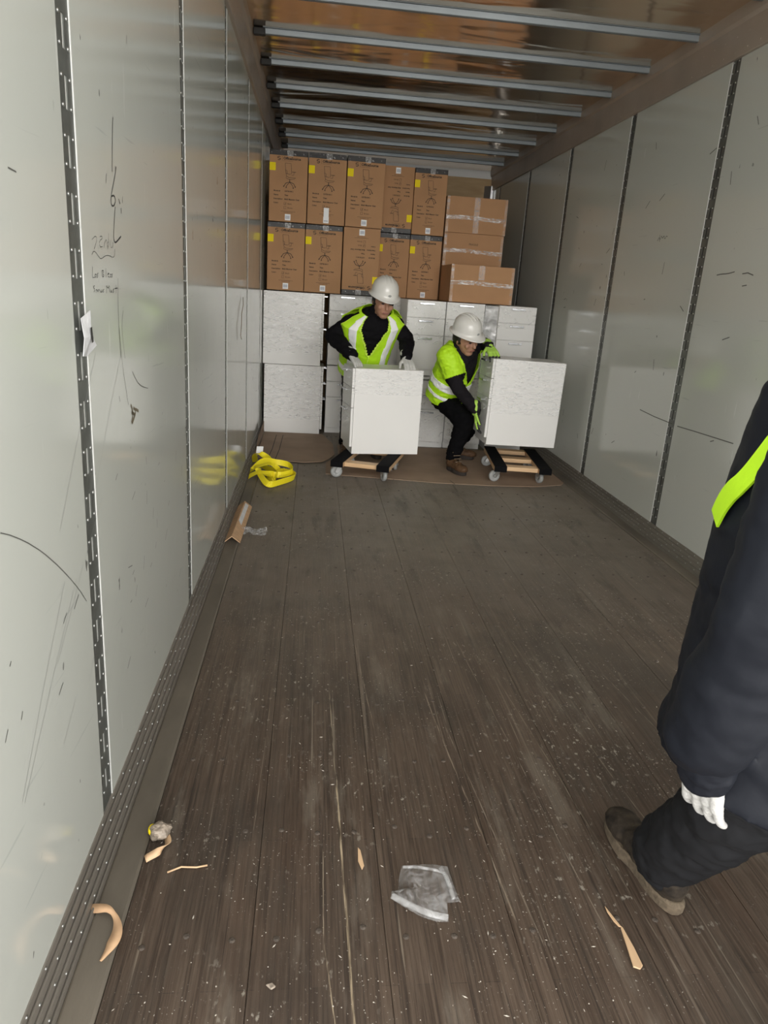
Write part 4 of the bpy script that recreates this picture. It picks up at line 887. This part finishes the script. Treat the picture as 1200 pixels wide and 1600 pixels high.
blob('trousers', tr, MAT['jeans'], p2, R2, .008, 3, .009, 18)
vb = MB(); T2.solid(vb, .016, v1=.9); vb.capsule(shR, .086, elR+V((-.022, .03, .075)), .082); vb.capsule(shL, .07, shL.lerp(elL, .25), .07)
vo = blob('safety_vest', vb, MAT['vest'], p2, R2, .006, 4, .007, 15)
def cut_vest(o, src, keep, lift):
    b = bmesh.new(); b.from_mesh(src)
    if lift:
        b.normal_update()
        for v in b.verts: v.co += v.normal*lift
    bmesh.ops.delete(b, geom=[f_ for f_ in b.faces if not keep(f_.calc_center_median()+R2, f_.normal)], context='FACES')
    b.to_mesh(o.data); b.free()
    md = o.modifiers.new('t', 'SOLIDIFY'); md.thickness = .0025; md.offset = 1
full_vest = vo.data.copy(); cV = V((1.113, 5.72, .735)); aE = elR+V((-.022, .03, .075)); aD = (elR-shR).normalized()
def keep2(p, n):
    q = p-cV; x, f_, h_ = q.dot(S2), q.dot(F2), q.dot(t_)
    if h_ > .235 and abs(x) < .07: return False
    if f_ > .015 and h_ > .0 and abs(x-.02) < .115*(h_/.22)**.9: return False
    if (p-aE).dot(aD) > -.004 and (p-aE).length < .13 and n.dot(aD) > -.3 and (p-aE).cross(aD).length < .095: return False
    if (p-shL.lerp(elL, .25)).dot(S2) > .03: return False
    return h_ > -.215
def band2(p, n):
    q = p-cV; h_ = q.dot(t_)+.10*q.dot(S2)
    return keep2(p, n) and (-.075 < h_ < -.010 or (-.160 < h_ < -.130 and q.dot(S2) < -.02))
cut_vest(vo, full_vest, keep2, 0)
so2 = mkobj('reflective_stripe', full_vest.copy(), None, vo, smooth=True); so2.data.materials.clear(); so2.data.materials.append(MAT['refl']); cut_vest(so2, full_vest, band2, .003)
helmet(H2+V((0,0,.02)), u2, f2, p2, R2, full=.006)
for w_, d, n_, sd in ((wrR, (.10, -.02, -1), (1, -.15, 0), 1), (wrL, (.16, -.86, -.42), (.1, -.3, -1), -1)):
    g = MB(); hand(g, w_, d, n_, sd, .32, 1.1); g.capsule(w_-V(d).normalized()*.05, .037, w_+V(d).normalized()*.01, .034); go = blob('glove', g, MAT['glove_l'], p2, R2, .004, 2)
    me = go.data; me.materials.append(MAT['glove_k']); nn = V(n_).normalized(); dd = V(d).normalized()
    for pl in me.polygons:
        q = pl.center+R2-w_
        if pl.normal.dot(nn) > .25 or q.dot(dd) > .135: pl.material_index = 1
boot(p2, R2, (1.112, 5.575), (1.20, 5.345), .008, ank2[0], MAT['boot'], MAT['sole'], shaft=.17); boot(p2, R2, (1.185, 6.01), (1.40, 5.945), .008, ank2[1], MAT['boot'], MAT['sole'], shaft=.15)

# ---------------- person walking past on the right
R3 = V((.94, 1.0, 0)); p3 = empty('person', R3); tag(p3, 'person in long navy coat and muddy boots walking in, cut off by the right edge', 'person')
S3 = V((-1, .12, 0)).normalized(); F3 = V((.12, 1, 0)).normalized()
T3 = Torso([((.925, 1.045, .565), S3, F3, .262, .235), ((.935, 1.04, .72), S3, F3, .252, .215), ((.94, 1.04, .90), S3, F3, .258, .200), ((.945, 1.035, 1.08), S3, F3, .262, .185), ((.955, 1.02, 1.24), S3, F3, .248, .160), ((.962, 1.0, 1.335), S3, F3, .150, .105), ((.967, .99, 1.40), S3, F3, .075, .07)])
H3, u3, f3 = V((.972, 1.02, 1.54)), V((0, .12, 1)), V((.1, 1, -.15))
shL, elL, wrL = V((.745, .925, 1.235)), V((.652, .86, .965)), V((.655, .940, .665)); shR, elR, wrR = V((1.19, .95, 1.235)), V((1.28, 1.03, .98)), V((1.24, 1.25, .84))
hips3 = [V((.875, .97, .76)), V((1.02, .95, .76))]; knees3 = [V((.880, 1.11, .44)), V((1.02, .96, .44))]; ank3 = [V((.872, 1.325, .11)), V((1.02, .76, .12))]
bd = MB(); T3.solid(bd, -.08); head_solids(bd, H3, u3, f3, V((.967, .97, 1.36))); limb(bd, [shL, elL, wrL], [.05, .04, .03]); limb(bd, [shR, elR, wrR], [.05, .04, .03])
for i in (0, 1): limb(bd, [hips3[i], knees3[i], ank3[i]], [.07, .05, .04])
blob('body', bd, MAT['skin'], p3, R3, .007, 3); face_bits(H3, u3, f3, p3, R3); helmet(H3, u3, f3, p3, R3)
jk = MB(); T3.solid(jk, 0, v1=.97); limb(jk, [shL, elL, wrL+V((-.004, .0, .03))], [.088, .080, .070]); limb(jk, [shR, elR, wrR], [.10, .088, .07]); jk.capsule(V((.966, .97, 1.34)), .085, V((.968, .975, 1.40)), .075)
blob('coat', jk, MAT['navy'], p3, R3, .009, 4, .010, 6)
cf = MB(); d3 = V((.22, .22, -.95)).normalized(); cf.capsule(wrL-d3*.03, .052, wrL+d3*.035, .047); blob('sleeve_cuff', cf, MAT['navy'], p3, R3, .005, 2, .003, 30)
tr = MB(); tr.ellip((.945, .97, .74), S3*.17, F3*.13, V((0, 0, .13)))
limb(tr, [hips3[0], knees3[0], ank3[0]], [.105, .088, .080]); limb(tr, [hips3[1], knees3[1], ank3[1]], [.105, .085, .075])
blob('trousers', tr, MAT['navy2'], p3, R3, .009, 3, .012, 12)
def keep3(th, v):   # th>0 is the person's left
    if v > .80 or v < .30: return False
    lim = 1.30+2.6*(v-.44)
    return (abs(th) > lim+.1 and v > .64) or abs(th) > 2.05
vo = T3.shell('safety_vest', MAT['vest'], p3, R3, keep3, .018, nt=440, nv=260, amp=.010, sc=7)
for sg_ in (1, -1):
    eb = MB(); vv = [.435+.235*k/9 for k in range(10)]; ths = [sg_*(1.50+2.35*(v-.44)) for v in vv]
    ribbon(eb, [T3.pt(v, th, .010) for v, th in zip(vv, ths)], .036, [T3.pt(v, th+.05, .022)-T3.pt(v, th-.05, .022) for v, th in zip(vv, ths)], .004, lambda q: 1.15-.35*q)
    eb.build('vest_edge', MAT['vest'], vo, R3, smooth=False)
g = MB(); hand(g, wrL+d3*.030, d3, (1, .45, .1), -1, .25, .95, .05); blob('glove', g, MAT['glove_w'], p3, R3, .0035, 2)
g = MB(); hand(g, wrR+V((-.03, .10, -.05)), (-.2, .8, -.4), (-1, 0, -.3), -1, .4, 1.05); g.capsule(wrR, .04, wrR+V((-.03, .10, -.05)), .036); blob('glove', g, MAT['glove_w'], p3, R3, .005, 2)
boot(p3, R3, (.885, 1.245), (.845, 1.555), .001, ank3[0], MAT['shoe'], MAT['mud'], laces=False); boot(p3, R3, (1.02, .68), (1.03, .98), .001, ank3[1], MAT['shoe'], MAT['mud'], laces=False)
